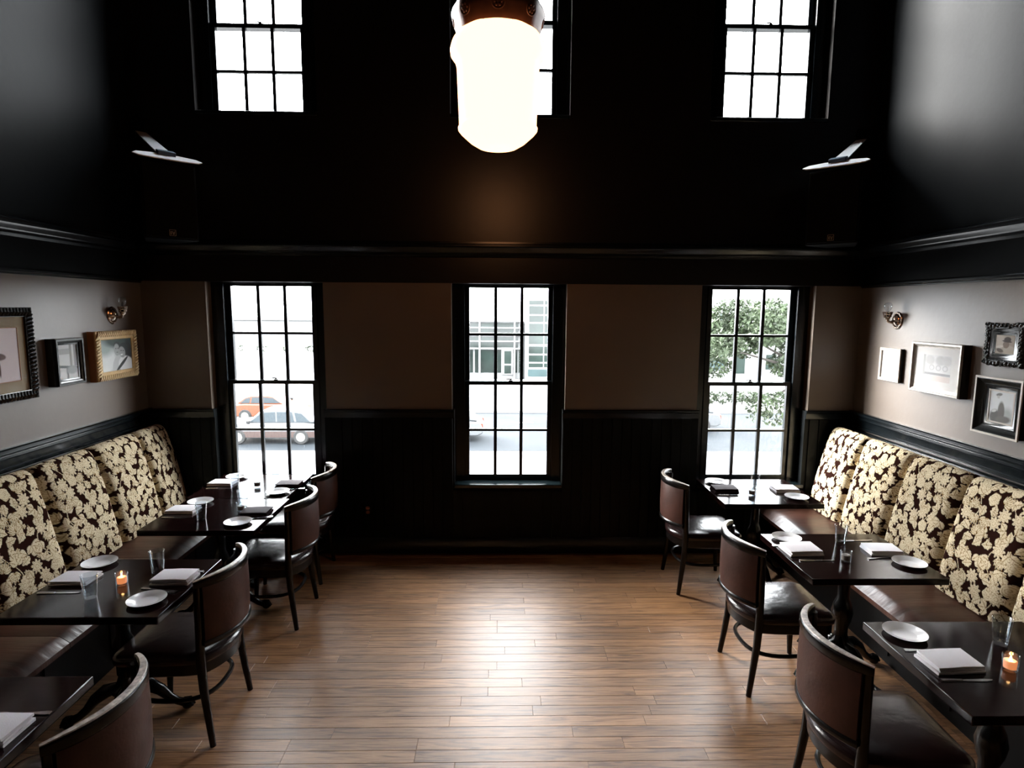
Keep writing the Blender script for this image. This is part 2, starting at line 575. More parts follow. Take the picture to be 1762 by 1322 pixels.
def far_zone(z0, z1, openings):
    """boxes of the window wall between z0 and z1 around openings (x0,x1,za,zb)"""
    b = MB()
    zs = sorted({z0, z1} | {q for o in openings for q in o[2:] if z0 < q < z1})
    for za, zb in zip(zs[:-1], zs[1:]):
        ops = sorted([(o[0], o[1]) for o in openings if o[2] <= za + 1e-6 and o[3] >= zb - 1e-6])
        x = XL - 0.25
        for p, q in ops:
            b.box(x, p, YF, YF + 0.34, za, zb)
            x = q
        b.box(x, XR + 0.25, YF, YF + 0.34, za, zb)
    return b
OW = 0.497
low = [(c - OW, c + OW, 0.615, 2.41) for c in WINX]
lown = [(c - OW + 0.02, c + OW - 0.02, 0.615, 2.41) for c in WINX]
upp = [(c - OW, c + OW, 3.79, 5.50) for c in WINX]
wf = far_zone(Z_RAIL, Z_TAN, low).build('wall_far', M['taupe'], smooth=False)
struct(wf)
far_zone(-0.012, Z_RAIL, lown).build('wainscot_backing', M['board'], wf, smooth=False)
far_zone(Z_TAN, ZC, upp).build('black_upper_wall', M['blackfar'], wf, smooth=False)
# wainscot boards, each proud of the wall with a bead
BW = 0.088
bmesh_full = MB().box(-BW / 2 + 0.004, BW / 2 - 0.004, -0.012, 0, 0.13, 1.235).add(
    [(BW / 2 - 0.004, -0.012, 0.13), (BW / 2 - 0.001, -0.004, 0.13), (BW / 2 - 0.001, -0.004, 1.235), (BW / 2 - 0.004, -0.012, 1.235)], [(0, 1, 2, 3)]).mesh('wainscot_board', M['board'], smooth=False)
bmesh_low = MB().box(-BW / 2 + 0.004, BW / 2 - 0.004, -0.012, 0, 0.13, 0.585).mesh('wainscot_board', M['board'], smooth=False)
x = XL + BW / 2
while x < XR - BW / 2:
    near = [c for c in WINX if abs(x - c) < OW - 0.02 + BW / 2]
    inst('wainscot_board', bmesh_low if near else bmesh_full, wf, (x, YF, 0))
    x += BW

# trims: wainscot cap on the window wall between openings, chair rails, picture rails, crown moulding
def moulding_x(pts, z, prof, X, sgn):
    """profile along the side wall; prof (out, up)"""
    path = [((X, yy, z), (-sgn, 0, 0)) for yy in pts]
    return MB().sweep(path, prof)
RAILP = [(0, 0.012), (0.030, 0.012), (0.040, 0.004), (0.040, -0.012), (0.032, -0.018), (0.028, -0.030), (0.034, -0.036), (0.034, -0.046),
         (0.022, -0.056), (0.018, -0.075), (0.018, -0.105), (0.026, -0.112), (0.026, -0.132), (0.0, -0.140)]
PICP = [(0, 0.022), (0.012, 0.022), (0.022, 0.014), (0.022, 0.0), (0.012, -0.008), (0.012, -0.016), (0, -0.018)]
CRWP = [(0, 0.060), (0.012, 0.058), (0.014, 0.042), (0.075, 0.036), (0.090, 0.028), (0.090, 0.012), (0.072, 0.004), (0.066, -0.010), (0.045, -0.026),
        (0.040, -0.036), (0.040, -0.044), (0.022, -0.052), (0.018, -0.070), (0, -0.074)]
n = 1
for X, sgn in ((XL, -1), (XR, 1)):
    for z, prof in ((Z_RAIL, RAILP), (Z_TAN, PICP), (2.695 if X < 0 else 2.715, CRWP)):
        struct(moulding_x([YB, YF], z, prof, X, sgn).build('trim_%d' % n, M['blacktrim']))
        n += 1
def moulding_far(x0, x1, z, prof, name):
    path = [((xx, YF, z), (0, -1, 0)) for xx in (x0, x1)]
    return struct(MB().sweep(path, prof).build(name, M['blacktrim']))
moulding_far(XL, XR, 2.70, CRWP, 'trim_%d' % n); n += 1
edges = [XL] + [q for c in WINX for q in (c - OW + 0.02, c + OW - 0.02)] + [XR]
WCP = [(0, 0.006), (0.020, 0.006), (0.026, 0), (0.026, -0.012), (0.016, -0.022), (0.014, -0.07), (0, -0.075)]
for i in range(0, len(edges), 2):
    moulding_far(edges[i], edges[i + 1], Z_RAIL, WCP, 'trim_%d' % n); n += 1
bb = struct(MB().sweep([((XL, YF, 0), (0, -1, 0)), ((XR, YF, 0), (0, -1, 0))], [(0, 0.15), (0.014, 0.148), (0.022, 0.13), (0.022, 0.0), (0, 0.0)]).build('baseboard_far', M['blacktrim']))

# ------------------------------------------------------------------ windows
def sash(parent, name, yy, z0, z1, hw, meet_low, meet_high):
    """one sash of six panes; z0..z1 = glass height"""
    st = 0.052
    lo = 0.035 if meet_low else 0.055
    hi = 0.035 if meet_high else 0.05
    t0, t1 = yy - 0.018, yy + 0.018
    b = MB()
    b.box(-hw - st, -hw, t0, t1, z0 - lo, z1 + hi).box(hw, hw + st, t0, t1, z0 - lo, z1 + hi)
    b.box(-hw, hw, t0, t1, z0 - lo, z0).box(-hw, hw, t0, t1, z1, z1 + hi)
    s = b.build(name, M['blacktrim'], parent, smooth=False)
    cw = 2 * hw / 3
    ch = (z1 - z0) / 2
    for i in (1, 2):
        MB().box(-hw + i * cw - 0.014, -hw + i * cw + 0.014, t0 + 0.004, t1 - 0.006, z0, z1).build('muntin', M['blacktrim'], s, smooth=False)
    for i in range(3):
        MB().box(-hw + i * cw + (0.014 if i else 0), -hw + (i + 1) * cw - (0.014 if i < 2 else 0), t0 + 0.004, t1 - 0.006, z0 + ch - 0.011, z0 + ch + 0.011).build('muntin', M['blacktrim'], s, smooth=False)
        for j in range(2):
            a0 = -hw + i * cw + (0.014 if i else 0)
            a1 = -hw + (i + 1) * cw - (0.014 if i < 2 else 0)
            c0 = z0 + j * ch + (0.011 if j else 0)
            c1 = z0 + (j + 1) * ch - (0 if j else 0.011)
            MB().add([(a0, yy, c0), (a1, yy, c0), (a1, yy, c1), (a0, yy, c1)], [(0, 1, 2, 3)]).build('glass_pane', M['pane'], s, smooth=False)
    return s

def window(k, cx, zb, zt, g):
    """g = (lower glass z0,z1, upper glass z0,z1)"""
    wdw = bpy.data.objects.new('window_%d' % k, None)
    COL.objects.link(wdw)
    wdw.location = (cx, 0, 0)
    struct(wdw)
    hw = 0.349
    b = MB()
    ow = OW
    if zb < 1:
        ow = OW - 0.0
    # lining of the recess behind the wall face
    b.box(-ow, -hw - 0.052, YF + 0.10, YF + 0.24, zb, zt).box(hw + 0.052, ow, YF + 0.10, YF + 0.24, zb, zt)
    b.box(-hw - 0.052, hw + 0.052, YF + 0.10, YF + 0.24, zt - 0.012, zt)
    # stops
    b.box(-hw - 0.062, -hw - 0.040, YF + 0.085, YF + 0.105, zb, zt - 0.012).box(hw + 0.040, hw + 0.062, YF + 0.085, YF + 0.105, zb, zt - 0.012)
    b.build('window_frame', M['blacktrim'], wdw, smooth=False)
    sash(wdw, 'lower_sash', 5.325, g[0], g[1], hw, False, True)
    sash(wdw, 'upper_sash', 5.370, g[2], g[3], hw, True, False)
    MB().box(-ow + (0.0 if zb > 1 else 0.02), ow - (0.0 if zb > 1 else 0.02), YF - (0.055 if zb < 1 else 0.012), YF + 0.34, zb - 0.03, zb + 0.004).build('window_sill', M['sill'], wdw, bevel=0.006)
    lk = MB()
    lk.lathe([(0.0, 0), (0.018, 0), (0.018, 0.006), (0.010, 0.010), (0.010, 0.016), (0, 0.018)], (0.02, 5.325, g[1] + 0.035), 14)
    lk.tube([(-0.022, 5.32, g[1] + 0.049), (0.0, 5.322, g[1] + 0.053), (0.03, 5.325, g[1] + 0.051)], [0.004, 0.006, 0.005], 8)
    lk.build('sash_lock', M['framebk'], wdw)
    return wdw
for i, c in enumerate(WINX):
    window(i + 1, c, 0.645, 2.41, (0.700, 1.520, 1.558, 2.378))
for i, c in enumerate(WINX):
    window(i + 4, c, 3.79, 5.50, (3.832, 4.540, 4.580, 5.45) if c > -1 else (3.800, 4.480, 4.520, 5.45))

# ------------------------------------------------------------------ banquettes
def damask_image(w_, h_, seed):
    r = np.random.default_rng(seed)
    Wm, Hm = 0.56, 0.80
    Y, X = np.mgrid[0:h_, 0:w_]
    X = (X + 0.5) / w_ * Wm
    Y = (Y + 0.5) / h_ * Hm
    t = np.zeros((h_, w_))
    line = np.zeros((h_, w_))
    def leafm(cx, cy_, L, Wd, a, ser=0.0):
        c, s = math.cos(a), math.sin(a)
        u = ((X - cx) * c + (Y - cy_) * s) / L
        v = (-(X - cx) * s + (Y - cy_) * c)
        inside = (u > 0) & (u < 1)
        wdt = Wd * np.sin(PI * np.clip(u, 0, 1) ** 0.75) ** 1.1
        if ser:
            wdt = wdt * (1 + ser * np.sin(u * 22))
        mk = np.where(inside, np.clip((wdt - np.abs(v)) / 0.0022 + 0.2, 0, 1), 0)
        vein = np.where(inside & (np.abs(v) < 0.0018), 1.0, 0) * (u < 0.88)
        sv = np.where(inside & (np.abs(((u * 5 - np.abs(v) / Wd * 0.9) % 1) - 0.5) < 0.10), 0.5, 0) * mk
        return mk, np.maximum(vein, sv)
    def put(mk, ln, tone=1.0):
        nonlocal t, line
        edge = (mk > 0.02) & (mk < 0.75)
        t = np.where(mk > 0.5, tone, t)
        line = np.where(mk > 0.5, ln, line)
        line = np.where(edge & (t > 0), 1.25, line)
    def flower(cx, cy_, R, kk, a0):
        d = np.hypot(X - cx, Y - cy_)
        a = np.arctan2(Y - cy_, X - cx) + a0
        rr = R * (1 + 0.20 * np.cos(kk * a))
        mk = np.clip((rr - d) / 0.0022 + 0.2, 0, 1)
        ring = (np.abs(d - R * 0.62 * (1 + 0.12 * np.cos(kk * a + 1.5))) < 0.0014) | (np.abs(d - R * 0.30) < 0.0013) | ((np.abs(np.sin(kk * a / 2)) < 0.10) & (d > R * 0.62))
        put(mk, ring * 0.8)
    def rose(cx, cy_, R, a0):
        d = np.hypot(X - cx, Y - cy_)
        a = np.arctan2(Y - cy_, X - cx) + a0
        rr = R * (1 + 0.07 * np.cos(5 * a))
        mk = np.clip((rr - d) / 0.0022 + 0.2, 0, 1)
        sp = np.abs(((d / R * 3.2 + a / (2 * PI)) % 1) - 0.5) < 0.09
        put(mk, sp * 0.8)
    def palm(cx, cy_, S, a0):
        for k in range(-3, 4):
            m_, l_ = leafm(cx, cy_, S * (1 - 0.09 * abs(k)), S * 0.17, a0 + k * 0.36)
            put(m_, l_)
    # winding stems
    for base in (0.14, 0.42):
        xs = base + 0.055 * np.sin(Y[:, 0] * 2 * PI / 0.40 + base * 20)
        dd = np.abs(X - xs[:, None])
        put(np.clip((0.0030 - dd) / 0.002 + 0.5, 0, 1), 0)
    # jittered hexagonal scatter of motifs, periodic in height
    pts = []
    row = 0
    yy = 0.0
    while yy < Hm + 0.03:
        xx = -0.01 + (0.037 if row % 2 else 0)
        while xx < Wm + 0.02:
            pts.append((xx + r.normal(0, 0.008), yy + r.normal(0, 0.008)))
            xx += 0.078
        yy += 0.064
        row += 1
    r.shuffle(pts)
    for k, (px, py) in enumerate(pts):
        kind = (0, 3, 1, 5, 4, 3, 2, 0, 5, 1, 4)[k % 11]
        a = r.uniform(0, 2 * PI)
        if kind == 0:
            for q in range(3):
                m_, l_ = leafm(px, py, 0.062, 0.021, a + (q - 1) * 0.95)
                put(m_, l_)
        elif kind == 1:
            flower(px, py, 0.038, 9, a)
        elif kind == 2:
            rose(px, py, 0.038, a)
        elif kind == 3:
            palm(px - 0.02 * math.cos(a), py - 0.02 * math.sin(a), 0.075, a)
        elif kind == 4:
            for q in (-1, 1):
                m_, l_ = leafm(px, py, 0.064, 0.024, a + q * 0.8)
                put(m_, l_)
            flower(px - 0.012 * math.cos(a), py - 0.012 * math.sin(a), 0.014, 5, a)
        else:
            m_, l_ = leafm(px - 0.03 * math.cos(a), py - 0.03 * math.sin(a), 0.076, 0.026, a, 0.12)
            put(m_, l_)
            m_, l_ = leafm(px + 0.01, py, 0.042, 0.014, a + 1.9)
            put(m_, l_)
    light = np.array([0.60, 0.51, 0.355])
    vein_c = np.array([0.21, 0.14, 0.065])
    dark = np.array([0.016, 0.0065, 0.005])
    img = np.where(t[..., None] > 0.5, light, dark)
    img = img * (1 - line[..., None] * (t[..., None] > 0.5)) + vein_c * (line[..., None] * (t[..., None] > 0.5))
    return img, t

def panel_mesh(seed, wd):
    """upholstered back panel: local x = along the wall, y = out from the wall at the bottom, z up. leaning back."""
    w_, h_ = 150, 230
    img, t = damask_image(w_, h_, seed)
    u = np.linspace(-1, 1, w_)
    s = np.linspace(0, 1, h_)
    U, S = np.meshgrid(u, s)
    # path up the front, over the rounded top
    Lf, rad = 0.66, 0.055
    tot = Lf + rad * PI * 0.75
    D = S * tot
    ang = np.clip((D - Lf) / rad, 0, None)
    zz = np.where(D < Lf, D, Lf + rad * np.sin(ang))
    back = np.where(D < Lf, 0, rad * (1 - np.cos(ang)))
    # puffiness
    edge = (1 - np.abs(U) ** 7)
    puff = 0.030 * edge * np.clip(np.sin(np.clip(D / Lf, 0, 1) * PI * 0.93 + 0.22), 0, 1) ** 0.5
    side = 0.050 * (np.abs(U) ** 14)
    lean = zz * 0.16 / 0.715
    yv = -(back + lean) + puff - side + 0.0015 * t
    xv = U * wd / 2 * (1 - 0.012 * np.clip((D - Lf) / (tot - Lf), 0, 1))
    zz = zz - 0.018 * np.abs(U) ** 8 * (D > Lf * 0.8)
    P = np.stack([xv, yv, zz], -1)
    return grid_mesh('back_panel', P, img, M['damask'])

pm = [panel_mesh(3, 0.545), panel_mesh(8, 0.545), panel_mesh(21, 0.545)]

def banquette(side, seams, label):
    """side -1: left wall"""
    X0 = XL if side < 0 else XR
    bq = thing('banquette', (X0 - side * 0.004, 0, 0), 0, label, 'banquette')
    s = -side                       # direction into the room
    xs = lambda d: s * d
    def bx(d0, d1, y0, y1, z0, z1):
        a, b = sorted((xs(d0), xs(d1)))
        return MB().box(a, b, y0, y1, z0, z1)
    y_end = YF - 0.022
    front = 0.75 if side < 0 else 0.81
    junc = 0.31 if side < 0 else 0.38
    fb = front - (0.06 if side < 0 else 0.105)
    bx(0.004, fb, 0.6, y_end, 0.0, 0.36).build('plinth', M['base'], bq)
    for k in range(9):
        yy = 0.85 + k * 0.52
        bx(fb, fb + 0.012, yy, yy + 0.02, 0.06, 0.34).build('plinth_batten', M['base'], bq)
    cuts = [y_end, 4.05, 3.04, 2.0, 0.9] if side < 0 else [y_end, 4.30, 3.05, 2.0, 0.9]
    for a, b in zip(cuts[1:], cuts[:-1]):
        # cushion: softly crowned grid with a rolled front edge
        nx, ny = 18, 22
        b_ = MB()
        d0, d1 = 0.05, front
        vs = []
        for i in range(ny + 1):
            v = i / ny
            for j in range(nx + 1):
                q = j / nx
                dd = d0 + (d1 - d0) * q
                hz = 0.452 + 0.018 * (1 - abs(2 * v - 1) ** 6) * (1 - abs(2 * q - 1) ** 5)
                if q > 0.9:
                    tt = (q - 0.9) / 0.1
                    hz -= 0.03 * tt ** 2.5
                vs.append((xs(dd), a + 0.002 + (b - a - 0.004) * v, hz))
        fs = []
        for i in range(ny):
            for j in range(nx):
                q = (i * (nx + 1) + j, i * (nx + 1) + j + 1, (i + 1) * (nx + 1) + j + 1, (i + 1) * (nx + 1) + j)
                fs.append(q if s > 0 else q[::-1])
        b_.add(vs, fs)
        # skirt: the front and ends go down to the plinth
        fr = [i * (nx + 1) + nx for i in range(ny + 1)]
        o = len(b_.v)
        ext = []
        for k, (dx, zz) in enumerate(((0.012, 0.415), (0.012, 0.385), (-0.02, 0.36))):
            ext += [(xs(front + dx), b_.v[i][1], zz) for i in fr]
        b_.v += ext
        rows = [fr] + [[o + k * (ny + 1) + i for i in range(ny + 1)] for k in range(3)]
        for r0, r1 in zip(rows[:-1], rows[1:]):
            for i in range(ny):
                q = (r0[i], r1[i], r1[i + 1], r0[i + 1])
                b_.f.append(q if s > 0 else q[::-1])
        for v, yv in ((0, a + 0.002), (ny, b - 0.002)):
            top = [v * (nx + 1) + j for j in range(nx + 1)]
            o = len(b_.v)
            b_.v += [(b_.v[i][0], yv, 0.36) for i in top]
            for j in range(nx):
                q = (top[j], top[j + 1], o + j + 1, o + j)
                b_.f.append(q)
        b_.build('seat_cushion', M['bench'], bq, angle=50)
    # wooden backing with a cap ledge under the chair rail
    MB().add([(0, 0.6, 0.36), (xs(junc - 0.06), 0.6, 0.36), (xs(0.085), 0.6, 1.15), (0, 0.6, 1.15),
              (0, y_end, 0.36), (xs(junc - 0.06), y_end, 0.36), (xs(0.085), y_end, 1.15), (0, y_end, 1.15)],
             [(0, 1, 2, 3), (7, 6, 5, 4), (1, 5, 6, 2), (2, 6, 7, 3), (0, 4, 5, 1)]).build('back_board', M['base'], bq, smooth=False)
    bx(0, 0.10, 0.6, y_end, 1.15, 1.165).build('cap_ledge', M['blacktrim'], bq, smooth=False)
    for k, (y1, y0) in enumerate(zip(seams[:-1], seams[1:])):
        wdt = y1 - y0
        o = inst('back_panel', pm[k % 3], bq, (xs(junc), (y0 + y1) / 2, 0.475), (0, 0, -PI / 2 if s > 0 else PI / 2), (wdt / 0.548, 1, 1))
    return bq
banquette(-1, [5.178, 4.79, 4.26, 3.71, 3.16, 2.61, 2.06, 1.51, 0.96], 'long brown leather banquette with gold floral back panels on the left wall')
banquette(1, [5.150, 4.66, 4.12, 3.585, 3.04, 2.49, 1.94, 1.39, 0.84], 'long brown leather banquette with gold floral back panels on the right wall')

# ------------------------------------------------------------------ tables
def make_table():
    t = thing('dining_table')
    MB().box(-0.38, 0.38, -0.33, 0.33, 0.712, 0.75).build('tabletop', M['table'], t, bevel=0.004, seg=2)
    b = MB().box(-0.22, 0.22, -0.035, 0.035, 0.695, 0.712).box(-0.035, 0.035, -0.2, 0.2, 0.695, 0.712)
    b.build('top_bracket', M['iron'], t, smooth=False)
    MB().lathe([(0.0, 0.15), (0.055, 0.15), (0.075, 0.17), (0.075, 0.19), (0.050, 0.21), (0.038, 0.25), (0.038, 0.30), (0.052, 0.34), (0.060, 0.39), (0.050, 0.44),
                (0.033, 0.48), (0.033, 0.62), (0.045, 0.64), (0.045, 0.655), (0.07, 0.68), (0.09, 0.695), (0, 0.695)], (0, 0, 0), 24).build('column', M['iron'], t)
    for k in range(4):
        a = k * PI / 2 + 0.28
        c, s = math.cos(a), math.sin(a)
        pth = [(0.045, 0.185), (0.10, 0.175), (0.155, 0.135), (0.195, 0.085), (0.230, 0.055), (0.262, 0.040)]
        f = MB().tube([(c * r, s * r, z) for r, z in pth], [0.030, 0.036, 0.030, 0.022, 0.020, 0.022], 10)
        f = f.build('pedestal_foot', M['iron'], t)
        bl = MB().ball((c * 0.282, s * 0.282, 0.031), 0.031)
        for q in (-0.6, 0, 0.6):
            ca, sa = math.cos(a + q), math.sin(a + q)
            bl.tube([(c * 0.262 + ca * 0.0, s * 0.262 + sa * 0.0, 0.060), (c * 0.275 + ca * 0.024, s * 0.275 + sa * 0.024, 0.050), (c * 0.282 + ca * 0.034, s * 0.282 + sa * 0.034, 0.022)], [0.009, 0.010, 0.006], 6)
        bl.build('claw_and_ball', M['iron'], f)
    return t
TAB = {}
tlabels = {
    'L1': 'dark wood table with a white napkin at bottom left corner of the photo',
    'L2': 'dark wood table with a lit candle beside the left banquette',
    'L3': 'dark wood table on the left between the candlelit table and the window table',
    'L4': 'dark wood table bathed in glare under the left window',
    'R1': 'nearest dark wood table by the right banquette, with lit candle',
    'R2': 'middle dark wood table along the right banquette',
    'R3': 'dark wood table under the right window with a dark napkin'}
tpos = {'L1': (-1.975, 1.90), 'L2': (-1.98, 3.01), 'L3': (-1.975, 4.115), 'L4': (-2.005, 4.785), 'R1': (2.09, 2.285), 'R2': (2.085, 3.39), 'R3': (2.075, 4.645)}
t0 = None
for k, (x, y) in tpos.items():
    if t0 is None:
        t0 = make_table()
        t0.location = (x, y, 0)
        tag(t0, tlabels[k], 'table', 'dark dining tables along the banquettes')
        TAB[k] = t0
    else:
        TAB[k] = dup(t0, None, (x, y, 0), 0, tlabels[k])

# ------------------------------------------------------------------ chairs
def make_chair():
    t = thing('dining_chair')
    R0, cyc = 0.306, 0.196
    def arc(amax, n=24, R=R0, dz=0.0, a0=None):
        out = []
        a0 = -amax if a0 is None else a0
        for i in range(n + 1):
            a = a0 + (amax - a0) * i / n
            out.append(((R * math.sin(a), cyc - R * math.cos(a), dz), (math.sin(a), -math.cos(a), 0), a))
        return out
    # top rail: crescent that thins to its ends
    A = math.radians(53)
    vs, fs = [], []
    pr = arc(A, 30)
    for (p, o, a) in pr:
        q = abs(a) / A
        th = 0.0175 * (1 - 0.45 * q ** 4)
        hh = 0.028 * (1 - 0.35 * q ** 5)
        zc = 0.866 - 0.006 * q ** 2
        p = Vector(p); o = Vector(o)
        for k in range(10):
            u = 2 * PI * k / 10 + PI / 10
            cx_, sx_ = math.cos(u), math.sin(u)
            e = 0.55
            vs.append(p + o * (th * math.copysign(abs(cx_) ** e, cx_)) + Vector((0, 0, zc + hh * math.copysign(abs(sx_) ** e, sx_))))
    n = 10
    for i in range(len(pr) - 1):
        for k in range(n):
            l = (k + 1) % n
            fs.append((i * n + k, (i + 1) * n + k, (i + 1) * n + l, i * n + l))
    fs += [tuple(range(n)), tuple((len(pr) - 1) * n + k for k in range(n))[::-1]]
    MB().add(vs, fs).build('top_rail', M['chairwood'], t, angle=60)
    # pale strip along the rail top: wear and reflected light in its colour
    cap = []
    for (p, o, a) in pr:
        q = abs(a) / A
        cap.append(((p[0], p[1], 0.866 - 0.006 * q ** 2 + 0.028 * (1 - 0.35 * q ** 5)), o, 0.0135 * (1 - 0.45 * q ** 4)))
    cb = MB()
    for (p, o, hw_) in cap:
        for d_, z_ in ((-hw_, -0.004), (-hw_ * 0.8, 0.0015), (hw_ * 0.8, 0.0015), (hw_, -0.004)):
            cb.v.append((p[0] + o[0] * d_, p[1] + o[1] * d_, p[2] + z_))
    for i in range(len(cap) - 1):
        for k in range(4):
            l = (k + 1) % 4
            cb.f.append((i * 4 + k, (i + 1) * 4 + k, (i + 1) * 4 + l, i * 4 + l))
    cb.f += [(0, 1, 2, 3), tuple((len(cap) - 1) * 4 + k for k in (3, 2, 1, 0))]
    co_ = cb.build('worn_lit_strip', M['railwood'], t, angle=60)
    co_['label'] = 'pale top of the rail, worn and with reflected light painted in'
    # back panel
    A2 = math.radians(46)
    path = [(p, o) for p, o, a in arc(A2, 22)]
    MB().sweep(path, [(-0.016, 0.565), (0.010, 0.565), (0.014, 0.60), (0.016, 0.70), (0.013, 0.83), (0.010, 0.842), (-0.016, 0.842)]).build('back_panel', M['backleather'], t, angle=50)
    MB().sweep([(p, o) for p, o, a in arc(math.radians(47), 22)], [(-0.015, 0.538), (0.012, 0.535), (0.018, 0.545), (0.018, 0.556), (0.012, 0.565), (-0.015, 0.565)]).build('lower_rail', M['chairwood'], t, angle=50)
    # posts running into rear legs
    for s in (-1, 1):
        MB().tube([(s * 0.224, 0.004, 0.852), (s * 0.222, 0.006, 0.70), (s * 0.217, 0.010, 0.55), (s * 0.213, 0.012, 0.43), (s * 0.214, 0.006, 0.30), (s * 0.219, -0.012, 0.14), (s * 0.226, -0.030, 0.0)],
                  [0.018, 0.020, 0.021, 0.023, 0.021, 0.018, 0.015], 10).build('rear_leg', M['chairwood'], t)
        MB().tube([(s * 0.196, 0.395, 0.40), (s * 0.197, 0.400, 0.30), (s * 0.200, 0.408, 0.12), (s * 0.202, 0.414, 0.0)], [0.023, 0.021, 0.018, 0.014], 10).build('front_leg', M['chairwood'], t)
    # seat outline
    out = []
    for i in range(13):
        a = math.radians(-44 + 88 * i / 12)
        out.append((0.300 * math.sin(a), cyc - 0.300 * math.cos(a) + 0.028))
    out += [(0.222, 0.10), (0.232, 0.30)]
    for i in range(7):
        a = PI / 2 * i / 6
        out.append((0.170 + 0.062 * math.cos(a), 0.398 + 0.062 * math.sin(a)))
    for i in range(7):
        a = PI / 2 + PI / 2 * i / 6
        out.append((-0.170 + 0.062 * math.cos(a), 0.398 + 0.062 * math.sin(a)))
    out += [(-0.232, 0.30), (-0.222, 0.10)]
    def ring_stack(levels, cap_top=True):
        b = MB()
        cx_, cy_ = 0.0, 0.2
        m_ = len(out)
        for sc_, z in levels:
            b.v += [(cx_ + (x - cx_) * sc_, cy_ + (y - cy_) * sc_, z) for x, y in out]
        for i in range(len(levels) - 1):
            for k in range(m_):
                l = (k + 1) % m_
                b.f.append((i * m_ + k, i * m_ + l, (i + 1) * m_ + l, (i + 1) * m_ + k))
        b.f.append(tuple(range(m_))[::-1])
        b.f.append(tuple((len(levels) - 1) * m_ + k for k in range(m_)))
        return b
    ring_stack([(0.97, 0.425), (1.0, 0.432), (1.012, 0.448), (1.0, 0.466), (0.955, 0.478), (0.86, 0.487), (0.6, 0.493), (0.3, 0.494), (0.05, 0.494)]).build('seat', M['seatleather'], t, angle=60)
    ring_stack([(0.93, 0.365), (0.965, 0.372), (0.965, 0.425)]).build('seat_frame', M['chairwood'], t)
    # bentwood hoop stretcher
    hp = []
    for i in range(36):
        a = 2 * PI * i / 36
        ce, se = math.cos(a), math.sin(a)
        e = 0.75
        hp.append((0.198 * math.copysign(abs(ce) ** e, ce), 0.200 + 0.205 * math.copysign(abs(se) ** e, se), 0.225))
    b = MB()
    pts = hp + hp[:1]
    b.tube(pts, 0.012, 8, caps=False)
    b.build('hoop_stretcher', M['chairwood'], t)
    return t
CH = {
    'L1': ((-1.375, 1.93), PI / 2, 'dark dining chair nearest the camera on the left, only its pale curved top rail lit'),
    'L2': ((-1.465, 3.02), PI / 2, 'dark curved-back chair pushed to the candlelit left table'),
    'L3': ((-1.415, 4.12), PI / 2, 'dark dining chair with glare on its seat at third left table'),
    'L4': ((-1.46, 4.80), PI / 2 + 0.04, 'farthest left dining chair, pulled to the glaring window table'),
    'R1': ((1.405, 2.30), -PI / 2 - 0.05, 'nearest right dining chair with worn, light-catching pale top rail and brown leather back'),
    'R2': ((1.465, 3.38), -PI / 2, 'dark wood dining chair with a shiny seat at middle right table'),
    'R3': ((1.425, 4.61), -PI / 2, 'dim dining chair at the table under the right window')}
c0 = None
for k, ((x, y), rz, lab) in CH.items():
    if c0 is None:
        c0 = make_chair()
        c0.location = (x, y, 0)
        c0.rotation_euler = (0, 0, rz)
        tag(c0, lab, 'chair', 'curved-back dining chairs facing the banquettes')
    else:
        dup(c0, None, (x, y, 0), rz, lab)

# ------------------------------------------------------------------ tableware
ZT = 0.7502
plate_me = MB().lathe([(0.0, 0.0035), (0.046, 0.0035), (0.052, 0.005), (0.060, 0.012), (0.086, 0.018), (0.0885, 0.0195), (0.0885, 0.0175), (0.060, 0.007), (0.050, 0.0), (0.046, 0.0), (0.044, 0.002), (0, 0.002)], (0, 0, 0), 48).mesh('bread_plate', M['china'])
def plate(x, y, lab):
    o = inst('bread_plate', plate_me, None, (x, y, ZT))
    return tag(o, lab, 'plate', 'white bread plates')

def napkin_me(mat):
    b = MB()
    # three folded layers with a rolled fold on one long side, slightly fanned
    def layer(x0, x1, y0, y1, z0, z1, skew):
        n = 6
        prof = []
        for i in range(n + 1):
            a = -PI / 2 + PI * i / n
            prof.append((y0 - math.cos(a) * (z1 - z0) / 2, (z0 + z1) / 2 + math.sin(a) * (z1 - z0) / 2))
        prof = [(y1, z0)] + prof + [(y1, z1)]
        k = len(prof)
        for q, xx in enumerate((x0, (x0 + x1) / 2, x1)):
            b.v += [(xx + skew * (yy - y0), yy, zz + (0.0015 if q == 1 and zz > z0 else 0)) for yy, zz in prof]
        o = len(b.v) - 3 * k
        for q in range(2):
            for i in range(k):
                j = (i + 1) % k
                b.f.append((o + q * k + i, o + q * k + j, o + (q + 1) * k + j, o + (q + 1) * k + i))
        b.f.append(tuple(o + i for i in range(k))[::-1])
        b.f.append(tuple(o + 2 * k + i for i in range(k)))
    layer(-0.098, 0.096, -0.064, 0.070, 0.0, 0.007, 0.02)
    layer(-0.088, 0.094, -0.060, 0.062, 0.0078, 0.0135, -0.03)
    layer(-0.096, 0.090, -0.063, 0.066, 0.0143, 0.0205, 0.06)
    return b.mesh('folded_napkin', mat, angle=40)
nap_w, nap_d = napkin_me(M['linen']), napkin_me(M['darklinen'])
def napkin(x, y, rz, lab, dark=False, tall=1.0, sx=1.0, sy=1.0):
    o = inst('folded_napkin', nap_d if dark else nap_w, None, (x, y, ZT), (0, 0, rz), (sx, sy, tall))
    return tag(o, lab, 'napkin', 'dark folded napkins' if dark else 'white folded napkins')

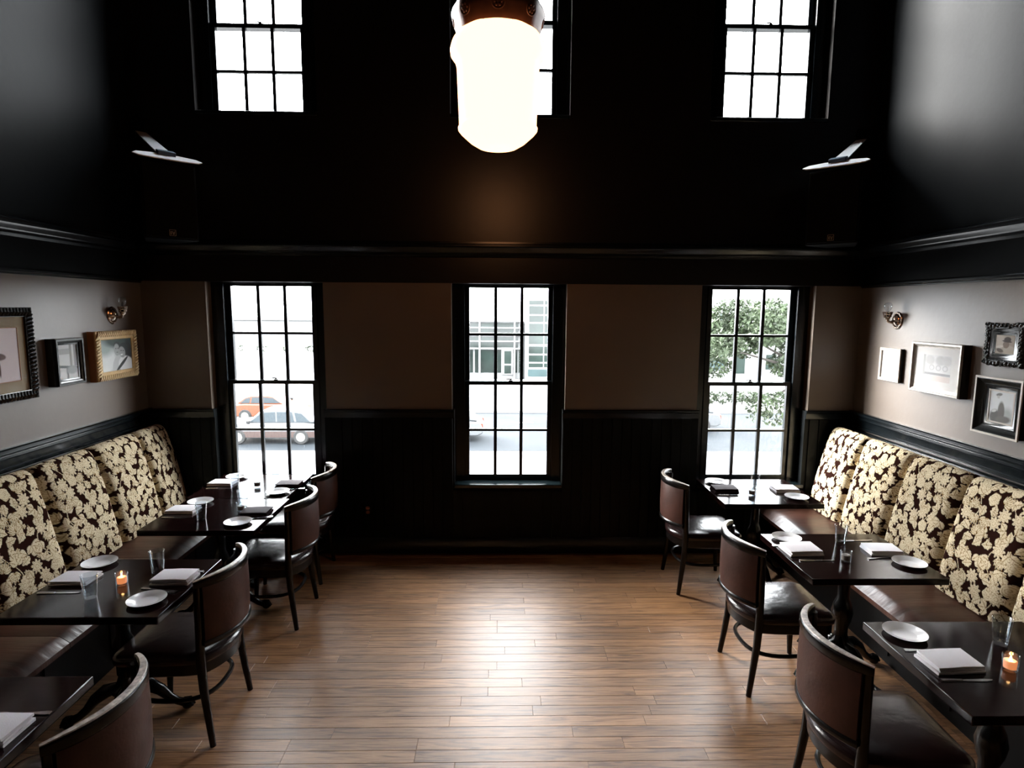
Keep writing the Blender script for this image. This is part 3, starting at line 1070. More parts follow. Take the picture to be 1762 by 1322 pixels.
def make_glass():
    prof = [(0.0, 0.0), (0.026, 0.0), (0.0275, 0.003), (0.038, 0.120), (0.0372, 0.1212), (0.0362, 0.120), (0.0262, 0.022), (0.023, 0.018), (0, 0.017)]
    return MB().lathe(prof, (0, 0, 0), 32).mesh('drinking_glass', M['glass'])
glass_me = make_glass()
def glass(x, y, lab, s=1.0):
    return tag(inst('drinking_glass', glass_me, None, (x, y, ZT), (0, 0, 0), (s, s, s)), lab, 'glass', 'clear tumblers on the tables')

def make_votive():
    t = thing('votive_candle')
    MB().lathe([(0.0, 0.0), (0.025, 0.0), (0.027, 0.003), (0.029, 0.066), (0.0285, 0.067), (0.0272, 0.066), (0.0250, 0.010), (0, 0.009)], (0, 0, 0), 28).build('glass_cup', M['glass'], t)
    wx = MB().lathe([(0, 0.0105), (0.022, 0.0105), (0.0235, 0.040), (0.019, 0.043), (0, 0.039)], (0, 0, 0), 20).build('wax', M['wax'], t)
    MB().tube([(0, 0, 0.039), (0.0008, 0, 0.044)], 0.0012, 6).build('wick', M['framebk'], wx)
    MB().lathe([(0, 0.041), (0.003, 0.044), (0.0042, 0.048), (0.003, 0.055), (0.001, 0.060), (0, 0.063)], (0, 0, 0), 12).build('flame', M['flame'], t)
    return t
v0 = make_votive()
vl = [((-1.972, 3.02), 'small glass votive with a lit candle on the second left table'),
      ((-1.955, 4.74), 'small glass votive amid the glare on left window table'),
      ((-1.84, 4.16), 'small glass votive beside a tumbler on third left table'),
      ((2.02, 3.29), 'short glass votive in front of a tumbler on middle right table'),
      ((2.085, 2.235), 'glowing glass votive on the nearest right table'),
      ((1.99, 4.53), 'small glass votive on the right window table')]
for i, ((x, y), lab) in enumerate(vl):
    if i == 0:
        v0.location = (x, y, ZT)
        tag(v0, lab, 'candle', 'glass votive candles')
    else:
        vv = dup(v0, None, (x, y, ZT), 0, lab)
        if i != 4:                                   # burnt out ones: no flame, plain wax
            for ch in ALLCH(vv):
                if ch.name.startswith('flame'):
                    bpy.data.objects.remove(ch)
                elif ch.name.startswith('wax'):
                    ch.data = ch.data.copy()
                    ch.data.materials[0] = M['plainwax']
for k, (x, y) in enumerate(((-1.972, 3.02), (2.085, 2.235))):
    ld = bpy.data.lights.new('candle_glow', 'POINT')
    ld.energy = 0.35
    ld.color = (1, 0.5, 0.2)
    ld.shadow_soft_size = 0.006
    lo = bpy.data.objects.new('candle_glow', ld)
    COL.objects.link(lo)
    lo.location = (x, y, ZT + 0.048)

# cutlery: local x along the piece, handle at -x
kn = MB()
kn.add([(-0.105, -0.007, 0.001), (-0.02, -0.005, 0.001), (-0.02, 0.005, 0.001), (-0.105, 0.007, 0.001), (-0.105, -0.006, 0.007), (-0.02, -0.004, 0.006), (-0.02, 0.004, 0.006), (-0.105, 0.006, 0.007)],
       [(0, 3, 2, 1), (4, 5, 6, 7), (0, 1, 5, 4), (1, 2, 6, 5), (2, 3, 7, 6), (3, 0, 4, 7)])
kn.prism([(-0.02, -0.004), (0.0, -0.008), (0.07, -0.009), (0.098, -0.004), (0.105, 0.004), (0.06, 0.007), (-0.02, 0.004)], 0.001, 0.0035)
knife_me = kn.mesh('table_knife', M['steel'])
fk = MB()
fk.prism([(-0.10, -0.008), (-0.085, -0.0095), (-0.02, -0.004), (0.035, -0.003), (0.055, -0.011), (0.065, -0.0125), (0.068, 0.0125), (0.055, 0.011), (0.035, 0.003), (-0.02, 0.004), (-0.085, 0.0095), (-0.10, 0.008)], 0.002, 0.0048)
for q in range(4):
    yy = -0.0108 + q * 0.0072
    fk.box(0.064, 0.103, yy - 0.0018, yy + 0.0018, 0.002, 0.0044)
fork_me = fk.mesh('table_fork', M['steel'])
def cutlery(kind, x, y, rz, lab):
    o = inst('table_' + kind, knife_me if kind == 'knife' else fork_me, None, (x, y, ZT), (0, 0, rz))
    return tag(o, lab, kind, 'steel %s beside the napkins' % ('knives' if kind == 'knife' else 'forks'))

# nearest left table (only its corner is in view)
napkin(-1.725, 1.905, 0.0, 'white napkin at the bottom left corner of photo', tall=1.5)
cutlery('fork', -1.70, 2.005, PI + 0.04, 'fork lying above the white napkin on nearest left table')
plate(-1.74, 1.70, 'white plate at the near edge of the nearest left table')
glass(-2.10, 1.80, 'tumbler on the dark nearest left table')
# second left table
plate(-2.250, 3.268, 'white plate by the banquette on the candlelit left table')
plate(-1.735, 2.832, 'white plate at front corner of the candlelit left table')
napkin(-2.245, 3.07, 0.0, 'white napkin on banquette side of candlelit left table', tall=1.1)
napkin(-1.722, 3.065, PI * 0 + 0.03, 'white napkin stacked thick beside the chair at candlelit left table', tall=1.7)
glass(-2.040, 2.878, 'tumbler at the front of the candlelit left table')
glass(-1.868, 3.165, 'tumbler at the back of the candlelit left table', 1.03)
cutlery('knife', -2.23, 2.925, 0.02, 'knife in front of the banquette-side napkin on candlelit left table')
cutlery('fork', -1.745, 2.952, -0.22, 'fork lying between plate and napkin on candlelit left table')
cutlery('knife', -1.73, 3.175, PI, 'knife behind the thick napkin on candlelit left table')
# third left table
plate(-2.215, 4.345, 'white plate by the banquette on the third left table')
plate(-1.755, 3.915, 'white plate at near corner of the third left table')
napkin(-2.250, 4.165, 0.02, 'white napkin by the banquette on third left table', tall=1.1)
napkin(-1.715, 4.115, 0.05, 'dark maroon napkin near the chair at third left table', dark=True, tall=1.3)
glass(-2.032, 3.985, 'tumbler beside white napkin on third left table')
glass(-1.865, 4.26, 'tumbler at the back edge of third left table')
cutlery('knife', -2.22, 4.03, 0.0, 'knife in front of the white napkin on third left table')
cutlery('fork', -1.67, 4.012, 0.35, 'fork between plate and dark napkin on third left table')
# window table left
plate(-2.235, 5.01, 'white plate beside the left window frame')
plate(-1.735, 4.585, 'white plate with dark shadow at near edge of left window table')
napkin(-2.275, 4.83, 0.0, 'pale napkin at the banquette end of the left window table', tall=1.1)
napkin(-1.715, 4.79, 0.04, 'dark maroon napkin on the left window table', dark=True, tall=1.3)
glass(-2.115, 4.70, 'tumbler beside pale napkin on left window table')
glass(-1.885, 4.945, 'tumbler against the glass of the left window')
cutlery('knife', -2.24, 4.70, 0.0, 'knife in front of the pale napkin on left window table')
cutlery('fork', -1.66, 4.675, 0.3, 'fork between plate and dark napkin on left window table')
# right window table
plate(1.832, 4.875, 'white plate at the chair corner of the right window table')
plate(2.310, 4.455, 'white plate at the banquette side of right window table')
napkin(1.815, 4.645, 0.0, 'dark blue-black napkin on the right window table', dark=True, tall=1.6)
napkin(2.315, 4.665, PI, 'pale napkin by the banquette on the right window table', tall=1.3)
glass(2.115, 4.76, 'tumbler in front of the right window panes')
cutlery('knife', 1.83, 4.535, 0.0, 'knife in front of dark napkin on the right window table')
cutlery('knife', 2.30, 4.80, PI, 'knife behind pale napkin on right window table')
# middle right table
plate(1.832, 3.625, 'white plate beside the chair on middle right table')
plate(2.365, 3.245, 'white plate at the banquette end of middle right table')
napkin(1.828, 3.435, 0.05, 'white napkin by the chair on middle right table', tall=1.5, sx=1.05, sy=1.15)
napkin(2.325, 3.435, PI - 0.05, 'white napkin by the banquette on the middle right table', tall=1.3)
glass(2.140, 3.555, 'tumbler behind the votive on middle right table')
cutlery('fork', 1.79, 3.535, 0.2, 'fork under the chair-side napkin of middle right table')
cutlery('knife', 1.86, 3.300, 0.0, 'knife nearest the front edge of middle right table')
cutlery('knife', 2.27, 3.60, 0.03, 'knife behind the banquette-side napkin of the middle right table')
cutlery('fork', 2.27, 3.335, 0.15, 'fork between napkin and plate on middle right table')
# nearest right table
plate(1.830, 2.498, 'white plate at the far corner of the nearest right table')
napkin(1.862, 2.270, 0.06, 'white napkin on the nearest right table', tall=1.5, sx=1.05, sy=1.0)
glass(2.205, 2.425, 'tumbler behind the glowing votive at the right edge')
cutlery('fork', 1.845, 2.372, -0.03, 'fork behind the napkin on nearest right table')
cutlery('knife', 1.855, 2.165, 0.0, 'knife in front of the napkin on nearest right table')
glass(2.13, 2.06, 'tumbler cut by the right edge of the photo')

# ------------------------------------------------------------------ pictures on the side walls
def art_people(w_, h_):
    a, X, Y = canvas(w_, h_, (0.10, 0.14, 0.13))
    blend(a, ell(X, Y, 0.15, 0.35, 0.38, 0.45, soft=0.6), (0.75, 0.78, 0.76))
    blend(a, ell(X, Y, 0.12, 0.75, 0.25, 0.25, soft=0.8), (0.35, 0.42, 0.40))
    blend(a, ell(X, Y, 0.62, 0.95, 0.5, 0.22, soft=0.5), (0.05, 0.08, 0.07))
    blend(a, ell(X, Y, 0.88, 0.45, 0.14, 0.5, soft=0.3), (0.03, 0.03, 0.03))
    blend(a, ell(X, Y, 0.50, 0.22, 0.14, 0.30, -0.3, 0.15), (0.55, 0.57, 0.56))
    blend(a, ell(X, Y, 0.82, 0.12, 0.26, 0.34, 0.5, 0.15), (0.80, 0.81, 0.80))
    blend(a, ell(X, Y, 0.66, 0.20, 0.045, 0.30, -0.75, 0.2), (0.02, 0.02, 0.02))
    blend(a, ell(X, Y, 0.51, 0.82, 0.10, 0.10, 0, 0.3), (0.04, 0.05, 0.05))
    blend(a, ell(X, Y, 0.51, 0.66, 0.095, 0.19, 0.05, 0.15), (0.36, 0.38, 0.37))
    blend(a, ell(X, Y, 0.73, 0.71, 0.15, 0.16, -0.5, 0.2), (0.03, 0.04, 0.04))
    blend(a, ell(X, Y, 0.68, 0.57, 0.105, 0.18, 0.15, 0.15), (0.34, 0.35, 0.34))
    for (ex, ey, r) in ((0.48, 0.70, 0.018), (0.55, 0.70, 0.018), (0.65, 0.62, 0.02), (0.72, 0.61, 0.02)):
        blend(a, ell(X, Y, ex, ey, r, r * 0.8, 0, 0.5), (0.05, 0.05, 0.05))
    blend(a, ell(X, Y, 0.66, 0.49, 0.045, 0.02, 0.2, 0.4), (0.85, 0.85, 0.84))
    blend(a, ell(X, Y, 0.52, 0.58, 0.035, 0.012, 0, 0.4), (0.12, 0.12, 0.12))
    return a

def art_lake(w_, h_):
    a, X, Y = canvas(w_, h_, (0.62, 0.63, 0.62))
    blend(a, ((Y > 0.72) & (Y < 0.88) & (X < 0.6)) * 1.0, (0.40, 0.40, 0.40))
    blend(a, ((X > 0.60) & (X < 0.72) & (Y > 0.32)) * 1.0, (0.30, 0.31, 0.28))
    blend(a, ((X > 0.82) & (Y > 0.35)) * 1.0, (0.28, 0.28, 0.28))
    blend(a, (np.abs(Y - 0.38 + 0.08 * X) < 0.035) * 1.0, (0.10, 0.12, 0.12))
    blend(a, ((Y < 0.33) & (np.abs(X - 0.45) < 0.05)) * 1.0, (0.10, 0.10, 0.10))
    blend(a, ell(X, Y, 0.7, 0.25, 0.28, 0.12, 0, 0.5), (0.34, 0.36, 0.36))
    blend(a, ell(X, Y, 0.2, 0.1, 0.2, 0.12, 0, 0.5), (0.75, 0.75, 0.75))
    return a

def art_dancer(w_, h_):
    a, X, Y = canvas(w_, h_, (0.60, 0.50, 0.50))
    ink = (0.09, 0.035, 0.02)
    blend(a, ell(X, Y, 0.42, 0.78, 0.05, 0.07, 0, 0.3), ink)
    blend(a, ell(X, Y, 0.45, 0.62, 0.07, 0.14, -0.2, 0.2), (0.20, 0.09, 0.05))
    blend(a, ell(X, Y, 0.48, 0.48, 0.22, 0.07, -0.25, 0.25), (0.42, 0.24, 0.13))
    blend(a, ell(X, Y, 0.66, 0.48, 0.11, 0.06, -0.2, 0.25), ink)
    blend(a, ell(X, Y, 0.64, 0.30, 0.022, 0.20, 0.05, 0.3), ink)
    blend(a, ell(X, Y, 0.50, 0.34, 0.025, 0.17, -0.5, 0.3), ink)
    blend(a, ell(X, Y, 0.25, 0.60, 0.18, 0.018, 0.5, 0.3), ink)
    blend(a, ell(X, Y, 0.58, 0.74, 0.12, 0.016, 0.9, 0.3), ink)
    return a

def art_pale(w_, h_, seed):
    a, X, Y = canvas(w_, h_, (0.66, 0.66, 0.66))
    r = np.random.default_rng(seed)
    for k in range(14):
        g = r.uniform(0.38, 0.75)
        blend(a, ell(X, Y, r.uniform(0.1, 0.9), r.uniform(0.2, 0.95), r.uniform(0.05, 0.16), r.uniform(0.05, 0.14), r.uniform(0, 3), 0.5), (g, g, g))
    return a

def art_house(w_, h_):
    a, X, Y = canvas(w_, h_, (0.66, 0.66, 0.66))
    for cx_, g in ((0.25, 0.50), (0.62, 0.46), (0.85, 0.52)):
        blend(a, ell(X, Y, cx_, 0.80, 0.17, 0.18, 0, 0.4), (g, g, g))
    for k in range(3):
        blend(a, ell(X, Y, 0.33 + 0.24 * k, 0.52, 0.10, 0.11, 0, 0.3), (0.45, 0.45, 0.46))
        blend(a, ell(X, Y, 0.33 + 0.24 * k, 0.52, 0.06, 0.07, 0, 0.3), (0.64, 0.64, 0.65))
    blend(a, ((Y > 0.24) & (Y < 0.33)) * 1.0, (0.30, 0.30, 0.31))
    blend(a, ((X < 0.08) & (Y > 0.25)) * 1.0, (0.42, 0.42, 0.42))
    blend(a, (Y < 0.22) * 1.0, (0.64, 0.57, 0.54))
    return a

def art_hat(w_, h_):
    a, X, Y = canvas(w_, h_, (0.36, 0.31, 0.24))
    blend(a, ell(X, Y, 0.2, 0.7, 0.3, 0.5, 0, 0.8), (0.52, 0.46, 0.38))
    blend(a, ell(X, Y, 0.72, 0.15, 0.34, 0.30, 0.3, 0.2), (0.45, 0.40, 0.32))
    blend(a, ell(X, Y, 0.56, 0.50, 0.17, 0.19, 0, 0.2), (0.20, 0.15, 0.11))
    blend(a, ell(X, Y, 0.60, 0.68, 0.26, 0.055, -0.1, 0.3), (0.05, 0.035, 0.025))
    blend(a, ell(X, Y, 0.62, 0.78, 0.19, 0.13, 0, 0.2), (0.05, 0.035, 0.025))
    blend(a, ell(X, Y, 0.22, 0.38, 0.2, 0.07, 0.2, 0.4), (0.62, 0.57, 0.50))
    blend(a, ell(X, Y, 0.25, 0.18, 0.2, 0.1, -0.3, 0.4), (0.10, 0.08, 0.06))
    return a

def art_gown(w_, h_):
    a, X, Y = canvas(w_, h_, (0.60, 0.62, 0.62))
    blend(a, ell(X, Y, 0.78, 0.25, 0.22, 0.24, 0, 0.8), (0.36, 0.38, 0.36))
    blend(a, ell(X, Y, 0.38, 0.90, 0.13, 0.05, 0.2, 0.4), (0.16, 0.16, 0.15))
    blend(a, ell(X, Y, 0.36, 0.82, 0.06, 0.05, 0, 0.4), (0.45, 0.44, 0.42))
    blend(a, ell(X, Y, 0.30, 0.15, 0.26, 0.24, 0, 0.4), (0.10, 0.10, 0.09))
    blend(a, ell(X, Y, 0.52, 0.36, 0.14, 0.32, 0.05, 0.3), (0.12, 0.11, 0.10))
    blend(a, ell(X, Y, 0.62, 0.10, 0.32, 0.12, 0.1, 0.4), (0.14, 0.13, 0.12))
    blend(a, ell(X, Y, 0.22, 0.34, 0.10, 0.04, 0.3, 0.4), (0.55, 0.55, 0.54))
    return a

def picture(side, y0, y1, z0, z1, depth, border, mats, art, label, style, matb=None, window_=None, inner=None):
    """frame hanging on a side wall. y0<y1, front face 'depth' off the wall. Local: u along the wall as seen, w up, n out."""
    X0 = XL if side < 0 else XR
    n = -side
    w_, h_ = y1 - y0, z1 - z0
    t = thing('picture_frame', (X0, (y0 + y1) / 2, (z0 + z1) / 2), 0, label, 'picture')
    def P(u, w2, d):                                     # u: -w/2..w/2 along +y
        return (n * d, u, w2)
    def rectbar(b, u0, u1, w0, w1, d0, d1):
        xa, xb = sorted((n * d0, n * d1))
        b.box(xa, xb, u0, u1, w0, w1)
    U, Wv = w_ / 2, h_ / 2
    b = MB()
    # mitred moulding from a profile (offset from outer edge, height off the wall)
    prof = style['prof'](border, depth)
    k = len(prof)
    corners = [(-1, -1), (1, -1), (1, 1), (-1, 1)]
    for cu, cw in corners:
        for o, d in prof:
            b.v.append(P(cu * (U - o), cw * (Wv - o), d))
    for i in range(4):
        j = (i + 1) % 4
        for q in range(k - 1):
            f = (i * k + q, j * k + q, j * k + q + 1, i * k + q + 1)
            b.f.append(f if n > 0 else f[::-1])
    fr = b.build('frame', mats[0], t, angle=30)
    if style.get('side'):
        s_ = MB()
        e = 0.0012
        dm = depth * 0.80
        rectbar(s_, -U - e, -U, -Wv, Wv, 0, dm)
        rectbar(s_, U, U + e, -Wv, Wv, 0, dm)
        rectbar(s_, -U - e, U + e, -Wv - e, -Wv, 0, dm)
        s_.build('frame_side', style['side'], t, smooth=False)
    if style.get('ribs'):
        rb = MB()
        step, rad_, col_ = style['ribs']
        o = border * style.get('rib_at', 0.5)
        dz = depth + style.get('rib_lift', 0.0)
        hw_ = border * style.get('rib_len', 0.36)
        def rib(u, w2, du, dw, du2=0, dw2=0):
            a1 = P(u - du, w2 - dw, dz)
            a2 = P(u + du, w2 + dw, dz)
            rb.tube([a1, tuple((np.array(a1) + np.array(a2)) / 2 + np.array((n * rad_ * 0.6, 0, 0))), a2], [rad_ * 0.6, rad_, rad_ * 0.6], 6)
        nu = int(w_ / step)
        nw = int(h_ / step)
        sk = step * 0.35
        for i in range(nu + 1):
            u = -U + o + (w_ - 2 * o) * i / nu
            rib(u, Wv - o, sk, hw_); rib(u, -Wv + o, sk, hw_)
        for i in range(1, nw):
            w2 = -Wv + o + (h_ - 2 * o) * i / nw
            rib(U - o, w2, hw_, sk); rib(-U + o, w2, hw_, sk)
        ro = rb.build('carved_ribs', mats[1] if len(mats) > 1 else mats[0], t)
        ro['kind'] = 'stuff'
    if style.get('scroll'):
        rr = random.Random(5)
        sb = MB()
        per = []
        for i in range(11):
            per.append((-U + w_ * i / 10, Wv, 0, 1)); per.append((-U + w_ * i / 10, -Wv, 0, -1))
        for i in range(1, 11):
            per.append((U, -Wv + h_ * i / 11, 1, 0)); per.append((-U, -Wv + h_ * i / 11, -1, 0))
        for (u, w2, a1, a2) in per:
            oo = rr.uniform(-0.002, 0.008)
            r1 = rr.uniform(0.015, 0.021)
            c_ = P(u + a1 * oo - a1 * 0.014, w2 + a2 * oo - a2 * 0.014, depth * 0.7)
            sb.ball(c_, r1, 10, 6)
            pts = []
            for q in range(8):
                an = q * 0.75 + u * 30
                rad2 = 0.003 + 0.0016 * q
                pts.append(P(u + a1 * oo - a1 * 0.012 + rad2 * math.cos(an), w2 + a2 * oo - a2 * 0.012 + rad2 * math.sin(an), depth + 0.004))
            sb.tube(pts, 0.0035, 6)
        so_ = sb.build('carved_scrolls', mats[0], t)
        so_['kind'] = 'stuff'
    # backing inside
    iu, iw = U - border, Wv - border
    zpic = style.get('pic_depth', depth * 0.45)
    if matb:
        bk = MB()
        rectbar(bk, -iu, iu, -iw, iw, 0.004, zpic)
        bk.build('mat_board', matb, t, smooth=False)
    if window_:
        u0, u1, w0, w1 = window_
    else:
        u0, u1, w0, w1 = -iu, iu, -iw, iw
    if inner:
        ib = MB()
        e = inner[1]
        for (a, b2, c_, d_) in ((u0 - e, u0, w0 - e, w1 + e), (u1, u1 + e, w0 - e, w1 + e), (u0, u1, w0 - e, w0), (u0, u1, w1, w1 + e)):
            rectbar(ib, a, b2, c_, d_, zpic, zpic + 0.004)
        ib.build('inner_fillet', inner[0], t, smooth=False)
    nh, nw_ = 110, int(110 * max(0.5, (u1 - u0) / (w1 - w0)))
    img = art(nw_, nh)
    # picture seen from the room: for the left wall image-right is +y; for the right wall image-right is -y
    uu = np.linspace(u0, u1, nw_)
    ww = np.linspace(w0, w1, nh)
    UU, WW = np.meshgrid(uu, ww)
    if side > 0:
        img = img[:, ::-1]
    Pg = np.stack([np.full_like(UU, n * (zpic + 0.0012)), UU, WW], -1)
    if n > 0:
        pass
    me = grid_mesh('print', Pg, img, M['art'], smooth=False)
    o = bpy.data.objects.new('print', me)
    COL.objects.link(o)
    o.parent = t
    g = MB().add([P(-iu, -iw, zpic + 0.006), P(iu, -iw, zpic + 0.006), P(iu, iw, zpic + 0.006), P(-iu, iw, zpic + 0.006)], [(0, 1, 2, 3)])
    g.build('glazing', M['picglass'], t, smooth=False)
    return t

def prof_step(b_, d_):
    return [(0, 0), (0, d_ * 0.85), (b_ * 0.10, d_), (b_ * 0.40, d_), (b_ * 0.48, d_ * 0.90), (b_ * 0.70, d_ * 0.84), (b_ * 0.78, d_ * 0.74), (b_, d_ * 0.70), (b_, d_ * 0.2)]
def prof_flat(b_, d_):
    return [(0, 0), (0, d_ * 0.93), (b_ * 0.08, d_), (b_ * 0.92, d_), (b_, d_ * 0.93), (b_, d_ * 0.2)]
def prof_deep(b_, d_):
    return [(0, 0), (0, d_), (b_ * 0.16, d_), (b_ * 0.20, d_ * 0.93), (b_ * 0.55, d_ * 0.6), (b_ * 0.62, d_ * 0.66), (b_ * 0.75, d_ * 0.5), (b_, d_ * 0.42), (b_, d_ * 0.1)]

picture(-1, 3.28, 3.955, 1.60, 2.185, 0.028, 0.058, [M['framebk'], M['framebk']], art_dancer,
        'large black ribbed frame holding a dancer drawing on tan mat, at left edge', dict(prof=prof_flat, ribs=(0.027, 0.0115, None), rib_lift=0.002, rib_len=0.42, pic_depth=0.014),
        matb=M['mat_tan'], window_=(-0.215, 0.215, -0.165, 0.165), inner=(M['goldside'], 0.003))
picture(-1, 4.077, 4.352, 1.648, 1.974, 0.073, 0.045, [M['framebk']], art_lake,
        'small deep black frame beside the gold frame on left wall', dict(prof=prof_step, pic_depth=0.045))
picture(-1, 4.494, 4.995, 1.630, 2.006, 0.060, 0.066, [M['gold'], M['goldlight']], art_people,
        'gold ribbed frame with a photo of two smiling people under the left sconce', dict(prof=prof_flat, ribs=(0.026, 0.0085, None), rib_at=0.34, rib_len=0.30, rib_lift=0.003, side=M['goldside'], pic_depth=0.050))
picture(1, 4.590, 4.845, 1.640, 1.905, 0.032, 0.024, [M['ivory']], lambda a, b: art_pale(a, b, 4),
        'small pale silver frame below the right sconce', dict(prof=prof_flat, side=M['framebk'], pic_depth=0.02))
picture(1, 3.925, 4.415, 1.612, 1.976, 0.070, 0.036, [M['silver']], art_house,
        'wide silver frame with white mat on the right wall', dict(prof=prof_step, side=M['framebk'], pic_depth=0.048),
        matb=M['mat_white'], window_=(-0.135, 0.135, -0.090, 0.095))
picture(1, 3.500, 3.775, 1.870, 2.125, 0.040, 0.070, [M['framebk']], art_hat,
        'ornate black scrollwork frame at right edge, with a person in a hat', dict(prof=prof_step, scroll=True, pic_depth=0.028))
picture(1, 3.455, 3.800, 1.430, 1.785, 0.050, 0.075, [M['framebk']], art_gown,
        'black frame with ivory outer edge below the ornate scrollwork frame', dict(prof=prof_deep, pic_depth=0.018),
        inner=(M['ivory'], 0.010), window_=(-0.088, 0.088, -0.095, 0.095))
# ivory outer edge of that last frame
_last = [o for o in COL.objects if o.name.startswith('picture_frame')][-1]
eb = MB()
for (a, b2, c_, d_) in ((-0.1785, -0.1665, -0.1835, 0.1835), (0.1665, 0.1785, -0.1835, 0.1835), (-0.1665, 0.1665, -0.1835, -0.1715), (-0.1665, 0.1665, 0.1715, 0.1835)):
    eb.box(-0.055, -0.045, a, b2, c_, d_)
eo = eb.build('ivory_edge', M['ivory'], _last, smooth=False)
eo['label'] = 'ivory outer edge'

# ------------------------------------------------------------------ wall sconces
def sconce(side, y, z, label):
    X0 = XL if side < 0 else XR
    n = -side
    t = thing('wall_sconce', (X0, y, z), 0, label, 'sconce')
    Rn = Matrix.Rotation(PI / 2 * n, 3, 'Y')
    MB().lathe([(0, 0), (0.058, 0), (0.060, 0.006), (0.054, 0.012), (0.048, 0.012), (0.040, 0.022), (0.022, 0.034), (0, 0.038)], (0, 0, 0), 28, Rn @ Matrix.Diagonal(Vector((1.15, 1, 1)))).build('back_plate', M['nickel'], t)
    MB().tube([(n * 0.030, 0, 0.0), (n * 0.055, 0, -0.016), (n * 0.078, 0, -0.010), (n * 0.088, 0, 0.022)], [0.013, 0.012, 0.011, 0.013], 10).build('arm', M['nickel'], t)
    MB().lathe([(0, 0.002), (0.012, 0.004), (0.020, 0.014), (0.020, 0.022), (0.029, 0.028), (0.029, 0.044), (0.034, 0.050), (0.034, 0.060), (0.038, 0.064), (0.038, 0.068), (0.030, 0.068), (0.018, 0.050), (0, 0.050)], (n * 0.088, 0, 0), 22, flute=0.05, nf=8).build('bulb_holder', M['nickel'], t)
    bl = MB().lathe([(0.010, 0.062), (0.012, 0.072), (0.024, 0.088), (0.031, 0.106), (0.030, 0.122), (0.020, 0.138), (0.0, 0.144)], (n * 0.088, 0, 0), 22).build('bulb', M['glass'], t)
    MB().tube([(n * 0.088, -0.006, 0.066), (n * 0.088, -0.009, 0.10), (n * 0.088, 0, 0.108), (n * 0.088, 0.009, 0.10), (n * 0.088, 0.006, 0.066)], 0.0012, 5).build('filament', M['steel'], bl)
    return t
sconce(-1, 4.80, 2.125, 'nickel sconce with bare clear bulb above the gold frame')
sconce(1, 4.70, 2.125, 'nickel sconce with bare clear bulb above the small pale frame')

# ------------------------------------------------------------------ loudspeakers
def speaker(side, x, y, z, label):
    s = -side
    t = thing('loudspeaker', (x, y, z), s * math.radians(43), label, 'speaker')
    # local front is -y
    b = MB().prism([(-0.19, -0.14), (0.19, -0.14), (0.11, 0.16), (-0.11, 0.16)], -0.29, 0.27)
    b.build('cabinet', M['speaker'], t, bevel=0.01)
    MB().box(-0.175, 0.175, -0.150, -0.140, -0.275, 0.255).build('grille', M['speaker'], t, bevel=0.004)
    bd = MB().box(-0.022, 0.022, -0.154, -0.150, -0.262, -0.218).build('badge', M['speaker'], t, smooth=False)
    # outline and the letters EV of the badge
    e = MB()
    for (a, b2, c_, d_) in ((-0.022, 0.022, -0.262, -0.260), (-0.022, 0.022, -0.220, -0.218), (-0.022, -0.020, -0.260, -0.220), (0.020, 0.022, -0.260, -0.220)):
        e.box(a, b2, -0.1555, -0.154, c_, d_)
    e.box(-0.014, -0.011, -0.156, -0.154, -0.252, -0.230)
    for zz in (-0.252, -0.2425, -0.233):
        e.box(-0.011, -0.003, -0.156, -0.154, zz, zz + 0.003)
    for q in (-1, 1):
        e.obox((0.0068 + q * 0.0032, -0.155, -0.2425), (0.003, 0.002, 0.026), rotm(0, q * 0.26, 0))
    e.build('badge_lettering', M['greytext'], bd, smooth=False)
    # white yoke: long plate over the top and an arm to the corner
    out = [(-0.235, -0.15), (-0.20, -0.185), (-0.10, -0.195), (0.10, -0.195), (0.20, -0.185), (0.235, -0.15), (0.20, -0.105), (0.09, -0.08), (-0.09, -0.08), (-0.20, -0.105)]
    yk = MB().prism([(px, py + 0.14) for px, py in out], -0.004, 0.004, rotm(math.radians(28), 0, 0), (0, -0.15, 0.305))
    yk.build('yoke_plate', M['whitemetal'], t, bevel=0.002)
    for q in (-0.19, 0.19):
        MB().lathe([(0, -0.007), (0.012, -0.007), (0.012, -0.003), (0, -0.003)], (q, -0.155, 0.305), 10, rotm(math.radians(28), 0, 0)).build('bolt', M['framebk'], t)
    MB().obox((0, -0.10, 0.335), (0.12, 0.07, 0.05), rotm(math.radians(20), 0, 0)).build('clamp', M['rod'], t, bevel=0.004)
    MB().prism([(-0.055, 0), (0.055, 0), (0.040, 0.67), (-0.040, 0.67)], -0.004, 0.004, rotm(math.radians(24), 0, 0), (0, -0.06, 0.35)).build('wall_arm', M['whitemetal'], t, bevel=0.002)
    rz = s * math.radians(43)
    wx, wy = -s * 0.42, YF - 0.009 - y
    lx, ly = math.cos(rz) * wx + math.sin(rz) * wy, -math.sin(rz) * wx + math.cos(rz) * wy
    MB().obox((lx, ly, 0.64), (0.13, 0.014, 0.15), rotm(0, 0, -rz)).build('wall_plate', M['speaker'], t, bevel=0.002)
    return t
speaker(-1, -2.56, 4.76, 2.985, 'black loudspeaker on a white bracket in the left corner')
speaker(1, 2.64, 4.76, 2.995, 'black loudspeaker on a white bracket in the right corner')

